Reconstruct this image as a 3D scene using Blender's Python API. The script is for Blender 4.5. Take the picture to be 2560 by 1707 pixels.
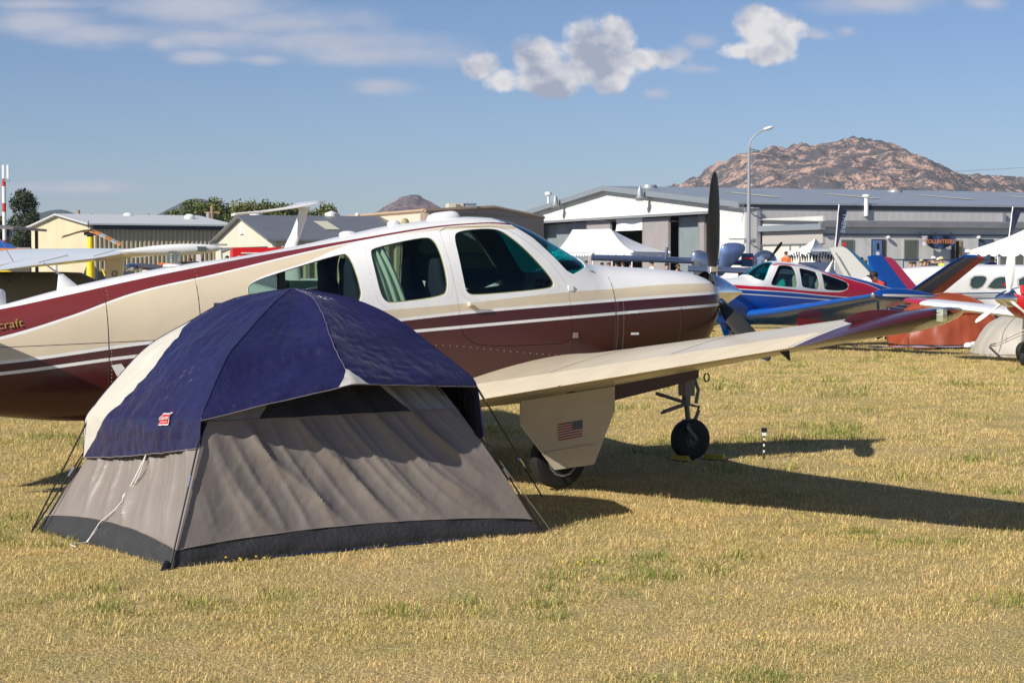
import bpy, bmesh, math, random
from mathutils import Vector, Matrix, noise
random.seed(7)
R=math.radians
for o in list(bpy.data.objects): bpy.data.objects.remove(o)
scene=bpy.context.scene
C=scene.collection
# ---------------- camera
F=4594.0; HC=1.75; PIT=math.atan(198.5/F)
cam=bpy.data.objects.new('camera',bpy.data.cameras.new('camera')); C.objects.link(cam)
cam.location=(0,0,HC); cam.rotation_euler=(R(90)-PIT,0,0)
cam.data.sensor_width=36; cam.data.lens=36*F/2560; cam.data.clip_end=20000; cam.data.clip_start=.1
scene.camera=cam
# ---------------- world
SUN=Vector((-.73,-.68,.665)).normalized()
w=bpy.data.worlds.new('World'); scene.world=w; w.use_nodes=True
nt=w.node_tree; nt.nodes.clear()
def N(t,typ,**kw):
    n=t.nodes.new(typ)
    for k,v in kw.items():
        if k=='i':
            for a,b in v.items(): n.inputs[a].default_value=b
        else: setattr(n,k,v)
    return n
def mth(t,op,a,b=None,c=None,clamp=False):
    n=t.nodes.new('ShaderNodeMath'); n.operation=op; n.use_clamp=clamp
    for i,v in enumerate((a,b,c)):
        if v is None: continue
        if isinstance(v,(int,float)): n.inputs[i].default_value=v
        else: t.links.new(v,n.inputs[i])
    return n.outputs[0]
def mixc(t,f,a,b):
    n=t.nodes.new('ShaderNodeMix'); n.data_type='RGBA'
    for idx,v in ((0,f),(6,a),(7,b)):
        if isinstance(v,(int,float)): n.inputs[idx].default_value=v
        elif isinstance(v,tuple): n.inputs[idx].default_value=(*v[:3],1)
        else: t.links.new(v,n.inputs[idx])
    return n.outputs[2]
def ramp(t,f,a,b):
    n=t.nodes.new('ShaderNodeMapRange'); n.clamp=True; n.interpolation_type='SMOOTHSTEP'
    t.links.new(f,n.inputs[0]); n.inputs[1].default_value=a; n.inputs[2].default_value=b
    return n.outputs[0]
def build_world():
    t=nt
    sky=N(t,'ShaderNodeTexSky'); sky.sky_type='NISHITA'; sky.sun_disc=False
    sky.sun_elevation=math.asin(SUN.z); sky.sun_rotation=math.atan2(SUN.x,SUN.y)
    sky.altitude=1500; sky.air_density=1.0; sky.dust_density=.6; sky.ozone_density=3.0
    bg=N(t,'ShaderNodeBackground'); vm=N(t,'ShaderNodeVectorMath'); vm.operation='MULTIPLY'; t.links.new(sky.outputs[0],vm.inputs[0]); vm.inputs[1].default_value=(.92,.96,1.13); t.links.new(vm.outputs[0],bg.inputs[0]); bg.inputs[1].default_value=.064
    tc=N(t,'ShaderNodeTexCoord'); sep=N(t,'ShaderNodeSeparateXYZ'); t.links.new(tc.outputs['Generated'],sep.inputs[0])
    x,y,z=sep.outputs
    ysafe=mth(t,'MAXIMUM',y,.05)
    U=mth(t,'DIVIDE',x,ysafe); V=mth(t,'DIVIDE',z,ysafe)
    front=ramp(t,y,.3,.6)
    cmb=N(t,'ShaderNodeCombineXYZ'); t.links.new(U,cmb.inputs[0]); t.links.new(V,cmb.inputs[2])
    def fbm(sx,sz,sc,det,seed):
        m=N(t,'ShaderNodeMapping'); m.inputs['Scale'].default_value=(sx,1,sz); m.inputs['Location'].default_value=(seed,seed*2,0)
        t.links.new(cmb.outputs[0],m.inputs[0])
        n=N(t,'ShaderNodeTexNoise'); n.inputs['Scale'].default_value=sc; n.inputs['Detail'].default_value=det; n.inputs['Roughness'].default_value=.55
        t.links.new(m.outputs[0],n.inputs[0]); return n.outputs[0]
    nz=fbm(1,1.2,44,12,0.3)
    nbig=fbm(1,2.6,20,10,1.7)
    def blobs(lst):
        acc=None
        for (px,py,rx,ry) in lst:
            u0=(px-1280)/F; v0=(655-py)/F
            a=mth(t,'MULTIPLY',mth(t,'SUBTRACT',U,u0),F/rx); b=mth(t,'MULTIPLY',mth(t,'SUBTRACT',V,v0),F/ry)
            d=mth(t,'SQRT',mth(t,'ADD',mth(t,'MULTIPLY',a,a),mth(t,'MULTIPLY',b,b)))
            g=mth(t,'SUBTRACT',1.0,d)
            acc=g if acc is None else mth(t,'SMOOTH_MAX',acc,g,.25)
        return acc
    z8=lambda x,y,rx,ry:(1100+x*.6207,y*.6207,rx*.6207,ry*.6207)
    z7=lambda x,y,rx,ry:(x*.5442,y*.5442,rx*.5442,ry*.5442)
    cum=[z8(*q) for q in [(170,270,100,62),(250,335,85,62),(420,260,135,110),(575,200,110,120),(700,180,90,115),(640,270,190,95),(690,345,80,50),(420,340,190,55),(830,245,110,55),
         (1300,130,120,100),(1360,180,110,95),(1210,215,110,45),(1290,225,90,50)]]
    sm=[z8(*q) for q in [(930,225,90,42),(1060,285,130,30),(1060,175,90,42),(1510,150,80,30),(1628,130,65,35),(860,380,75,28)]]
    cir=[z7(*q) for q in [(950,60,640,110),(1250,120,640,90),(1500,200,680,100),(1750,260,520,80),(180,110,420,95),(480,160,480,80),(1000,180,500,70),(750,200,110,48),(930,270,160,45),(1230,280,150,35),(1760,400,190,50),(200,30,420,45)]]+[z8(*q) for q in [(1760,20,330,60),(2180,20,120,40)]]+[(160,470,260,22)]
    def mask(bl,nn,amp,lo,hi):
        b=mth(t,'ADD',blobs(bl),mth(t,'MULTIPLY',mth(t,'SUBTRACT',nn,.5),amp))
        return ramp(t,b,lo,hi)
    m1=mth(t,'MULTIPLY',mask(cum,nz,2.1,-.10,.42),front)
    m2=mth(t,'MULTIPLY',mth(t,'MULTIPLY',mask(sm,nz,2.4,.0,1.0),.7),front)
    m3=mth(t,'MULTIPLY',mth(t,'MULTIPLY',mask(cir,nbig,1.5,-.10,.95),.80),front)
    # cumulus elsewhere in the sky, thin
    zs=mth(t,'MAXIMUM',z,.03); cm=N(t,'ShaderNodeCombineXYZ'); t.links.new(mth(t,'DIVIDE',x,zs),cm.inputs[0]); t.links.new(mth(t,'DIVIDE',y,zs),cm.inputs[1])
    ng=N(t,'ShaderNodeTexNoise'); ng.inputs['Scale'].default_value=.5; ng.inputs['Detail'].default_value=6; t.links.new(cm.outputs[0],ng.inputs[0])
    m4=mth(t,'MULTIPLY',mth(t,'MULTIPLY',ramp(t,ng.outputs[0],.56,.72),.6),mth(t,'MULTIPLY',mth(t,'SUBTRACT',1.0,front),ramp(t,z,.02,.15)))
    # cloud colour: white tops, lilac grey shaded bellies (noise + relief of the cloud itself)
    nz2=fbm(1,1.2,48,8,0.3)
    m=N(t,'ShaderNodeMapping'); m.inputs['Location'].default_value=(.3+.0035,.6,-.0045); m.inputs['Scale'].default_value=(1,1,1.2); t.links.new(cmb.outputs[0],m.inputs[0])
    n2=N(t,'ShaderNodeTexNoise'); n2.inputs['Scale'].default_value=44; n2.inputs['Detail'].default_value=6; t.links.new(m.outputs[0],n2.inputs[0])
    rel=mth(t,'SUBTRACT',nz2,n2.outputs[0])
    bell=mth(t,'ADD',mth(t,'MULTIPLY',mth(t,'SUBTRACT',V,(655-170)/F),16.0),mth(t,'ADD',mth(t,'MULTIPLY',rel,3.2),.50),None,True)
    colc=mixc(t,bell,(.30,.33,.43),(.64,.63,.64))
    b1=N(t,'ShaderNodeBackground'); t.links.new(colc,b1.inputs[0]); b1.inputs[1].default_value=1.0
    b3=N(t,'ShaderNodeBackground'); t.links.new(mixc(t,nbig,(.33,.36,.46),(.53,.53,.58)),b3.inputs[0]); b3.inputs[1].default_value=1.0
    def ms(f,a,b):
        s=N(t,'ShaderNodeMixShader'); t.links.new(f,s.inputs[0]); t.links.new(a,s.inputs[1]); t.links.new(b,s.inputs[2]); return s.outputs[0]
    o=ms(m3,bg.outputs[0],b3.outputs[0]); o=ms(m4,o,b3.outputs[0]); o=ms(m2,o,b3.outputs[0]); o=ms(m1,o,b1.outputs[0])
    out=N(t,'ShaderNodeOutputWorld'); t.links.new(o,out.inputs[0])
build_world()
sun=bpy.data.objects.new('sun',bpy.data.lights.new('sun','SUN')); C.objects.link(sun)
sun.data.energy=4.9; sun.data.angle=R(.5); sun.data.color=(1,.94,.84)
sun.rotation_euler=SUN.to_track_quat('Z','Y').to_euler(); sun.location=(-20,-20,30)
scene.view_settings.view_transform='Standard'; scene.view_settings.look='None'; scene.view_settings.exposure=0.34; scene.view_settings.gamma=1
scene.view_settings.use_curve_mapping=False
scene.render.engine='CYCLES'
# ---------------- helpers
def ray(px,py):
    return Vector(((px-1280)/F,math.cos(PIT)+(853.5-py)/F*math.sin(PIT),-math.sin(PIT)+(853.5-py)/F*math.cos(PIT)))
EYE=Vector((0,0,HC))
def W(px,py,D):
    r=ray(px,py); return EYE+r*(D/r.y)
def sstep(a,b,x):
    x=max(0,min(1,(x-a)/(b-a))); return x*x*(3-2*x)
def gz(D): return -.35*sstep(22,42,D)*(1-sstep(60,82,D))
def G0(px,py):
    r=ray(px,py); return EYE+r*(-HC/r.z)
MATS={}
def mat(name,col,rough=.6,metal=0,bump=0,bscale=20,var=0,vscale=8,coat=0,trans=None,alpha=None,emis=None,aniso=None,spec=None):
    if name in MATS: return MATS[name]
    m=bpy.data.materials.new(name); m.use_nodes=True; t=m.node_tree; p=t.nodes['Principled BSDF']
    p.inputs['Base Color'].default_value=(*col,1); p.inputs['Roughness'].default_value=rough; p.inputs['Metallic'].default_value=metal
    if coat: p.inputs['Coat Weight'].default_value=coat; p.inputs['Coat Roughness'].default_value=.08
    if spec is not None: p.inputs['Specular IOR Level'].default_value=spec
    if bump or var:
        tc=t.nodes.new('ShaderNodeTexCoord')
        if var:
            n=N(t,'ShaderNodeTexNoise'); n.inputs['Scale'].default_value=vscale; n.inputs['Detail'].default_value=5; t.links.new(tc.outputs['Object'],n.inputs[0])
            c=mixc(t,ramp(t,n.outputs[0],.3,.7),tuple(v*(1-var) for v in col),tuple(min(1,v*(1+var)) for v in col))
            t.links.new(c,p.inputs['Base Color'])
        if bump:
            n=N(t,'ShaderNodeTexNoise'); n.inputs['Scale'].default_value=bscale; n.inputs['Detail'].default_value=4; t.links.new(tc.outputs['Object'],n.inputs[0])
            b=t.nodes.new('ShaderNodeBump'); b.inputs['Strength'].default_value=bump; b.inputs['Distance'].default_value=.02
            t.links.new(n.outputs[0],b.inputs['Height']); t.links.new(b.outputs[0],p.inputs['Normal'])
    MATS[name]=m; return m
def glass(name,tint,refl=.08,rough=.02):
    if name in MATS: return MATS[name]
    m=bpy.data.materials.new(name); m.use_nodes=True; t=m.node_tree; t.nodes.clear()
    tr=N(t,'ShaderNodeBsdfTransparent'); tr.inputs[0].default_value=(*tint,1)
    gl=N(t,'ShaderNodeBsdfGlossy'); gl.inputs['Roughness'].default_value=rough; gl.inputs[0].default_value=(.9,.95,1,1)
    lw=N(t,'ShaderNodeLayerWeight'); lw.inputs[0].default_value=.5
    f=mth(t,'ADD',mth(t,'POWER',lw.outputs['Facing'],4.0),refl,None,True)
    s=N(t,'ShaderNodeMixShader'); t.links.new(f,s.inputs[0]); t.links.new(tr.outputs[0],s.inputs[1]); t.links.new(gl.outputs[0],s.inputs[2])
    o=N(t,'ShaderNodeOutputMaterial'); t.links.new(s.outputs[0],o.inputs[0]); MATS[name]=m; return m
class MB:
    def __init__(s): s.v=[]; s.f=[]; s.mi=[]; s.cur=0
    def add(s,vs,fs):
        b=len(s.v); s.v+= [Vector(v) for v in vs]; s.f+=[tuple(i+b for i in f) for f in fs]; s.mi+=[s.cur]*len(fs); return s
    def box(s,c,d,rz=0,m=None,taper=1):
        c=Vector(c); x,y,z=d[0]/2,d[1]/2,d[2]/2; M=m or Matrix.Rotation(rz,3,'Z')
        vs=[c+M@Vector((a*x*(taper if e>0 else 1),b*y*(taper if e>0 else 1),e*z)) for e in(-1,1) for a,b in((-1,-1),(1,-1),(1,1),(-1,1))]
        return s.add(vs,[(3,2,1,0),(4,5,6,7),(0,1,5,4),(1,2,6,5),(2,3,7,6),(3,0,4,7)])
    def tube(s,pts,r,n=8,cap=True,closed=False):
        pts=[Vector(p) for p in pts]; k=len(pts); rr=r if isinstance(r,(list,tuple)) else [r]*k
        rings=[];ref=None
        for i,p in enumerate(pts):
            if closed: d=(pts[(i+1)%k]-pts[i-1])
            else: d=pts[min(i+1,k-1)]-pts[max(i-1,0)]
            d=d.normalized() if d.length>1e-9 else Vector((0,0,1))
            if ref is None: ref=Vector((0,0,1)) if abs(d.z)<.9 else Vector((1,0,0))
            a=d.cross(ref)
            if a.length<1e-4: a=d.cross(Vector((1,.3,0)))
            a.normalize(); b=d.cross(a); ref=-b if False else ref
            rings.append([p+(a*math.cos(2*math.pi*j/n)+b*math.sin(2*math.pi*j/n))*rr[i] for j in range(n)])
        return s.loft(rings,closed_end=cap and not closed,wrap=closed)
    def loft(s,rings,closed_end=True,wrap=False,ringclosed=True):
        n=len(rings[0]); vs=[v for r in rings for v in r]; fs=[]; k=len(rings)
        for i in range(k if wrap else k-1):
            i2=(i+1)%k
            for j in range(n if ringclosed else n-1):
                j2=(j+1)%n; fs.append((i*n+j,i*n+j2,i2*n+j2,i2*n+j))
        if closed_end and ringclosed and not wrap: fs.append(tuple(range(n-1,-1,-1))); fs.append(tuple((k-1)*n+j for j in range(n)))
        return s.add(vs,fs)
    def lathe(s,prof,c=(0,0,0),axis='Z',n=24,cap=False):
        c=Vector(c); rings=[]
        for (r,h) in prof:
            ring=[]
            for j in range(n):
                a=2*math.pi*j/n; x,y=r*math.cos(a),r*math.sin(a)
                v={'Z':(x,y,h),'Y':(y,h,x),'X':(h,x,y)}[axis]; ring.append(c+Vector(v))
            rings.append(ring)
        return s.loft(rings,closed_end=cap)
    def ell(s,c,r,n=16,m=10,M=None):
        rings=[]
        for i in range(m+1):
            a=math.pi*(i/m) ; a=min(max(a,.02),math.pi-.02)
            rings.append([Vector(c)+(M or Matrix.Identity(3))@Vector((r[0]*math.sin(a)*math.cos(2*math.pi*j/n),r[1]*math.sin(a)*math.sin(2*math.pi*j/n),-r[2]*math.cos(a))) for j in range(n)])
        return s.loft(rings)
    def prism(s,outline,ext):
        n=len(outline); ext=Vector(ext); a=[Vector(p) for p in outline]
        return s.add(a+[p+ext for p in a],[tuple(range(n-1,-1,-1)),tuple(range(n,2*n))]+[(i,(i+1)%n,n+(i+1)%n,n+i) for i in range(n)])
    def grid(s,fn,nu,nv):
        vs=[fn(i/nu,j/nv) for j in range(nv+1) for i in range(nu+1)]
        return s.add(vs,[(j*(nu+1)+i,j*(nu+1)+i+1,(j+1)*(nu+1)+i+1,(j+1)*(nu+1)+i) for j in range(nv) for i in range(nu)])
    def build(s,name,m,parent=None,smooth=False,loc=None,ang=None):
        me=bpy.data.meshes.new(name); me.from_pydata([tuple(v) for v in s.v],[],s.f)
        for mm in (m if isinstance(m,list) else [m]): me.materials.append(mm)
        if any(s.mi): me.polygons.foreach_set('material_index',s.mi)
        bm=bmesh.new(); bm.from_mesh(me); bmesh.ops.recalc_face_normals(bm,faces=bm.faces); bm.to_mesh(me); bm.free()
        if smooth:
            me.shade_smooth()
            me.set_sharp_from_angle(angle=R(ang or 40))
        me.update()
        o=bpy.data.objects.new(name,me); C.objects.link(o); o.parent=parent
        if loc: o.location=loc
        return o
def tag(o,label=None,cat=None,group=None,kind=None):
    if label: o['label']=label
    if cat: o['category']=cat
    if group: o['group']=group
    if kind: o['kind']=kind
    return o
def empty(name,loc,rz=0,label=None,cat=None,group=None):
    o=bpy.data.objects.new(name,None); C.objects.link(o); o.location=loc; o.rotation_euler=(0,0,rz); o.empty_display_size=.2
    return tag(o,label,cat,group)
def kids(o): return [c for c in bpy.data.objects if c.parent==o]
def copy_tree(o,parent=None):
    c=o.copy(); C.objects.link(c)
    if parent is not None: c.parent=parent
    for ch in kids(o): copy_tree(ch,c)
    return c
def interp(tab,x):
    # catmull-rom through (x,y) table
    n=len(tab)
    if x<=tab[0][0]: return tab[0][1]
    if x>=tab[-1][0]: return tab[-1][1]
    for i in range(n-1):
        if tab[i][0]<=x<=tab[i+1][0]:
            x0,y0=tab[i]; x1,y1=tab[i+1]; h=x1-x0; u=(x-x0)/h
            def sl(j):
                if j<=0: return (tab[1][1]-tab[0][1])/(tab[1][0]-tab[0][0])
                if j>=n-1: return (tab[-1][1]-tab[-2][1])/(tab[-1][0]-tab[-2][0])
                a=(tab[j][1]-tab[j-1][1])/(tab[j][0]-tab[j-1][0]); b=(tab[j+1][1]-tab[j][1])/(tab[j+1][0]-tab[j][0])
                return 0 if a*b<=0 else 2*a*b/(a+b)
            m0,m1=sl(i)*h,sl(i+1)*h
            return (2*u**3-3*u**2+1)*y0+(u**3-2*u**2+u)*m0+(-2*u**3+3*u**2)*y1+(u**3-u**2)*m1
def text(s,name,size,m,parent,matrix,ext=.002,bold=None,spacing=1):
    cu=bpy.data.curves.new(name,'FONT'); cu.body=s; cu.size=size; cu.extrude=ext; cu.align_x='CENTER'; cu.align_y='CENTER'; cu.space_character=spacing
    if bold: cu.offset=bold
    o=bpy.data.objects.new(name,cu); C.objects.link(o)
    dg=bpy.context.evaluated_depsgraph_get(); me=bpy.data.meshes.new_from_object(o.evaluated_get(dg))
    bpy.data.objects.remove(o); me.materials.clear(); me.materials.append(m)
    o=bpy.data.objects.new(name,me); C.objects.link(o); o.parent=parent; o.matrix_local=matrix; return o
def frame_mat(o,x,y):
    # matrix with origin o, local x axis x, local y axis y
    x=Vector(x).normalized(); y=Vector(y); z=x.cross(y).normalized(); y=z.cross(x)
    M=Matrix((x,y,z)).transposed().to_4x4(); M.translation=Vector(o); return M
def boolean(o,cut,op='DIFFERENCE',transfer=False):
    md=o.modifiers.new('b','BOOLEAN'); md.operation=op; md.object=cut; md.solver='EXACT'
    if transfer:
        try: md.material_mode='TRANSFER'
        except Exception: pass
    dg=bpy.context.evaluated_depsgraph_get(); me=bpy.data.meshes.new_from_object(o.evaluated_get(dg)); o.modifiers.clear(); old=o.data; o.data=me
def drop(o): bpy.data.objects.remove(o)
# ---------------- shared materials
M_steel=mat('steel',(.5,.5,.52),.35,.9); M_chrome=mat('polished_aluminium',(.82,.82,.84),.12,1.0,bump=.02,bscale=6)
M_black=mat('black_rubber',(.008,.008,.008),.75,bump=.1,bscale=60); M_dark=mat('dark_metal',(.03,.03,.035),.45,.6)
M_white=mat('white_paint',(.78,.78,.77),.3,var=.03,vscale=3,coat=.4); M_wplain=mat('white_plastic',(.75,.75,.73),.45)
M_cream=mat('beige_paint',(.60,.52,.385),.34,var=.05,vscale=4,coat=.25); M_maroon=mat('maroon_paint',(.062,.010,.012),.30,coat=.2,var=.06,vscale=5)
M_blue=mat('blue_paint',(.003,.075,.36),.25,coat=.5); M_red=mat('red_paint',(.45,.008,.025),.28,coat=.5); M_navy=mat('navy_cloth',(.005,.009,.035),.7)
M_grey=mat('grey_metal',(.32,.33,.35),.5,.3); M_orange=mat('orange_paint',(.8,.25,.01),.4); M_yel=mat('yellow_paint',(.8,.62,.02),.4)
# ---------------- ground
def ground():
    xs=[-400,-250,-150,-90,-60]+[-45+i*1.5 for i in range(61)]+[60,90,150,250,400]
    ys=[-30,-10,0]+[3+i*.5 for i in range(60)]+[33+i*1.0 for i in range(60)]+[100,130,180,260,400,700,1200,2200,3000,3900]
    mb=MB(); nx=len(xs)
    def h(x,y):
        z=gz(y)
        if y<95: z+=.012*noise.noise(Vector((x*.9,y*.9,0)))+.02*noise.noise(Vector((x*.25,y*.25,3)))
        return z-.01
    vs=[]
    for y in ys:
        for x in xs:
            sx=x if y<400 else x*max(1,(y/400)*.6)
            vs.append((sx,y,h(x,y)))
    mb.add(vs,[(j*nx+i,j*nx+i+1,(j+1)*nx+i+1,(j+1)*nx+i) for j in range(len(ys)-1) for i in range(nx-1)])
    m=bpy.data.materials.new('dry_grass_ground'); m.use_nodes=True; t=m.node_tree; p=t.nodes['Principled BSDF']; p.inputs['Roughness'].default_value=.9; p.inputs['Specular IOR Level'].default_value=.1
    g=N(t,'ShaderNodeNewGeometry')
    def nz(sc,det):
        n=N(t,'ShaderNodeTexNoise'); n.inputs['Scale'].default_value=sc; n.inputs['Detail'].default_value=det; t.links.new(g.outputs['Position'],n.inputs[0]); return n.outputs[0]
    c=mixc(t,ramp(t,nz(1.1,5),.36,.66),(.56,.42,.20),(.44,.36,.145))
    c=mixc(t,ramp(t,nz(40,4),.35,.7),mixc(t,.45,c,(.13,.10,.05)),c)
    c=mixc(t,ramp(t,nz(.28,4),.5,.75),c,mixc(t,.5,c,(.5,.36,.17)))
    t.links.new(c,p.inputs['Base Color'])
    b=N(t,'ShaderNodeBump'); b.inputs['Strength'].default_value=.8; b.inputs['Distance'].default_value=.03; t.links.new(nz(55,5),b.inputs['Height']); t.links.new(b.outputs[0],p.inputs['Normal'])
    o=mb.build('ground',m,smooth=True); tag(o,kind='structure')
    ap=MB(); 
    ays=[62+i*2 for i in range(20)]+[110,150,200,320]
    axs=[-120,-60,-20,20,60,120]
    vs=[(x*(y/100),y,gz(y)+.02) for y in ays for x in axs]; n=len(axs)
    ap.add(vs,[(j*n+i,j*n+i+1,(j+1)*n+i+1,(j+1)*n+i) for j in range(len(ays)-1) for i in range(n-1)])
    tag(ap.build('apron',mat('asphalt',(.17,.165,.16),.85,var=.15,vscale=.4,bump=.2,bscale=30)),kind='structure')
ground()
def grass():
    rng=random.Random(3)
    def gm(name,a,b,c):
        m=bpy.data.materials.new(name); m.use_nodes=True; t=m.node_tree; p=t.nodes['Principled BSDF']; p.inputs['Roughness'].default_value=.7; p.inputs['Specular IOR Level'].default_value=.25
        oi=N(t,'ShaderNodeObjectInfo'); gp=N(t,'ShaderNodeNewGeometry')
        n=N(t,'ShaderNodeTexNoise'); n.inputs['Scale'].default_value=.75; n.inputs['Detail'].default_value=4; t.links.new(gp.outputs['Position'],n.inputs[0])
        k=mth(t,'ADD',mth(t,'MULTIPLY',oi.outputs['Random'],.42),mth(t,'MULTIPLY',n.outputs[0],.9))
        c1=mixc(t,ramp(t,k,.5,.95),a,b)
        n2=N(t,'ShaderNodeTexNoise'); n2.inputs['Scale'].default_value=.33; n2.inputs['Detail'].default_value=3; t.links.new(gp.outputs['Position'],n2.inputs[0])
        c1=mixc(t,mth(t,'MULTIPLY',ramp(t,n2.outputs[0],.48,.72),.5),c1,c)
        isl=mth(t,'MULTIPLY',gp.outputs['Random Per Island'],1.0)
        hs=N(t,'ShaderNodeHueSaturation'); t.links.new(c1,hs.inputs['Color']); t.links.new(mth(t,'ADD',mth(t,'MULTIPLY',isl,.75),.6),hs.inputs['Value'])
        t.links.new(hs.outputs[0],p.inputs['Base Color'])
        tl=N(t,'ShaderNodeBsdfTranslucent'); t.links.new(hs.outputs[0],tl.inputs[0]); ms=N(t,'ShaderNodeMixShader'); ms.inputs[0].default_value=.25
        t.links.new(p.outputs[0],ms.inputs[1]); t.links.new(tl.outputs[0],ms.inputs[2]); t.links.new(ms.outputs[0],t.nodes['Material Output'].inputs[0])
        return m
    straw=gm('straw_grass',(.77,.575,.265),(.64,.51,.19),(.80,.59,.28)); green=gm('green_grass',(.34,.34,.09),(.17,.24,.05),(.46,.40,.13))
    yel=mat('yellow_flower',(.75,.55,.02),.6)
    col=bpy.data.collections.new('grass_tufts')
    def tuft(nb,rad,h0,h1,w,gfrac,lie,flower=0):
        mb=MB()
        for i in range(nb):
            a=rng.uniform(0,6.283); r=rad*math.sqrt(rng.random()); x,y=r*math.cos(a),r*math.sin(a)
            h=rng.uniform(h0,h1)*(1-.4*r/rad); d=rng.uniform(0,6.283); ln=h*rng.uniform(.1,1.0)*(2.2 if rng.random()<lie else 1)
            dx,dy=math.cos(d)*ln,math.sin(d)*ln; wx,wy=-math.sin(d)*w,math.cos(d)*w
            if rng.random()<lie: h*=.3
            mb.cur=1 if rng.random()<gfrac else 0
            mb.add([(x-wx,y-wy,-.005),(x+wx,y+wy,-.005),(x+dx*.45+wx*.8,y+dy*.45+wy*.8,h*.62),(x+dx*.45-wx*.8,y+dy*.45-wy*.8,h*.62),(x+dx,y+dy,h)],[(0,1,2,3),(3,2,4)])
        for i in range(flower):
            a=rng.uniform(0,6.283); r=rad*rng.random(); mb.cur=2; z=h1*.9
            x,y=r*math.cos(a),r*math.sin(a); s=.006
            mb.add([(x-s,y,z),(x,y-s,z),(x+s,y,z),(x,y+s,z),(x,y,z+s)],[(0,1,4),(1,2,4),(2,3,4),(3,0,4)])
        me=bpy.data.meshes.new('tuft'); me.from_pydata([tuple(v) for v in mb.v],[],mb.f)
        for m in (straw,green,yel): me.materials.append(m)
        me.polygons.foreach_set('material_index',mb.mi); me.update()
        o=bpy.data.objects.new('tuft',me); col.objects.link(o); return o
    for i in range(7): tuft(70,.10,.012,.034,.0013,.10,.6)
    for i in range(3): tuft(60,.09,.014,.036,.0013,.45,.4)
    for i in range(2): tuft(26,.08,.035,.075,.0011,.12,.2)
    tuft(40,.09,.03,.07,.0020,.95,.1); tuft(45,.1,.02,.05,.0016,.7,.2,flower=5)
    pts=[];rot=[];scl=[];idx=[]
    def region(d0,d1,dens,sc):
        area=(d1-d0)*(.29*(d0+d1)+3.0); n=int(area*dens)
        for _ in range(n):
            while True:
                D=rng.uniform(d0,d1); half=.29*D+1.5
                if rng.random()<half/(.29*d1+1.5): break
            x=rng.uniform(-half,half)
            nn=noise.noise(Vector((x*.8,D*.8,5)))+.5*noise.noise(Vector((x*2.3,D*2.3,9)))
            r=rng.random()
            if nn>.22 and r<.5: k=rng.choice([7,8,9,9,8])
            elif r<.80: k=rng.randrange(7)
            elif r<.88: k=rng.choice([7,8,9])
            elif r<.90: k=rng.choice([10,11])
            elif nn>.3: k=12
            elif r<.906 and nn>0: k=13 if len(col.objects)>13 else 12
            else: k=rng.randrange(7)
            z=gz(D)+.012*noise.noise(Vector((x*.9,D*.9,0)))+.02*noise.noise(Vector((x*.25,D*.25,3)))-.012
            pts.append((x,D,z)); rot.append(rng.uniform(0,6.283)); scl.append(sc*rng.uniform(.75,1.25)*(1+.28*nn)); idx.append(k)
    region(6.0,10,170,1.0); region(10,15,125,1.15); region(15,24,60,1.45); region(24,40,26,1.9); region(40,58,13,2.4)
    me=bpy.data.meshes.new('grass'); me.from_pydata(pts,[],[])
    for nm,dt,vals in (('rot','FLOAT',rot),('scl','FLOAT',scl),('idx','INT',idx)):
        a=me.attributes.new(nm,dt,'POINT'); a.data.foreach_set('value',vals)
    o=bpy.data.objects.new('grass',me); C.objects.link(o); tag(o,'dry straw coloured grass with green patches covering the airfield','grass',kind='stuff')
    ng=bpy.data.node_groups.new('grass_scatter','GeometryNodeTree')
    ng.interface.new_socket('Geometry',in_out='INPUT',socket_type='NodeSocketGeometry'); ng.interface.new_socket('Geometry',in_out='OUTPUT',socket_type='NodeSocketGeometry')
    gi=ng.nodes.new('NodeGroupInput'); go=ng.nodes.new('NodeGroupOutput'); ip=ng.nodes.new('GeometryNodeInstanceOnPoints')
    ci=ng.nodes.new('GeometryNodeCollectionInfo'); ci.inputs['Collection'].default_value=col; ci.inputs['Separate Children'].default_value=True; ci.inputs['Reset Children'].default_value=True
    ip.inputs['Pick Instance'].default_value=True
    def attr(nm,dt):
        a=ng.nodes.new('GeometryNodeInputNamedAttribute'); a.data_type=dt; a.inputs['Name'].default_value=nm; return [s for s in a.outputs if s.enabled and s.name=='Attribute'][0]
    cx=ng.nodes.new('ShaderNodeCombineXYZ'); L=ng.links.new
    L(attr('rot','FLOAT'),cx.inputs[2]); L(cx.outputs[0],ip.inputs['Rotation']); L(attr('scl','FLOAT'),ip.inputs['Scale']); L(attr('idx','INT'),ip.inputs['Instance Index'])
    L(gi.outputs[0],ip.inputs['Points']); L(ci.outputs[0],ip.inputs['Instance']); L(ip.outputs[0],go.inputs[0])
    md=o.modifiers.new('scatter','NODES'); md.node_group=ng
grass()
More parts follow.
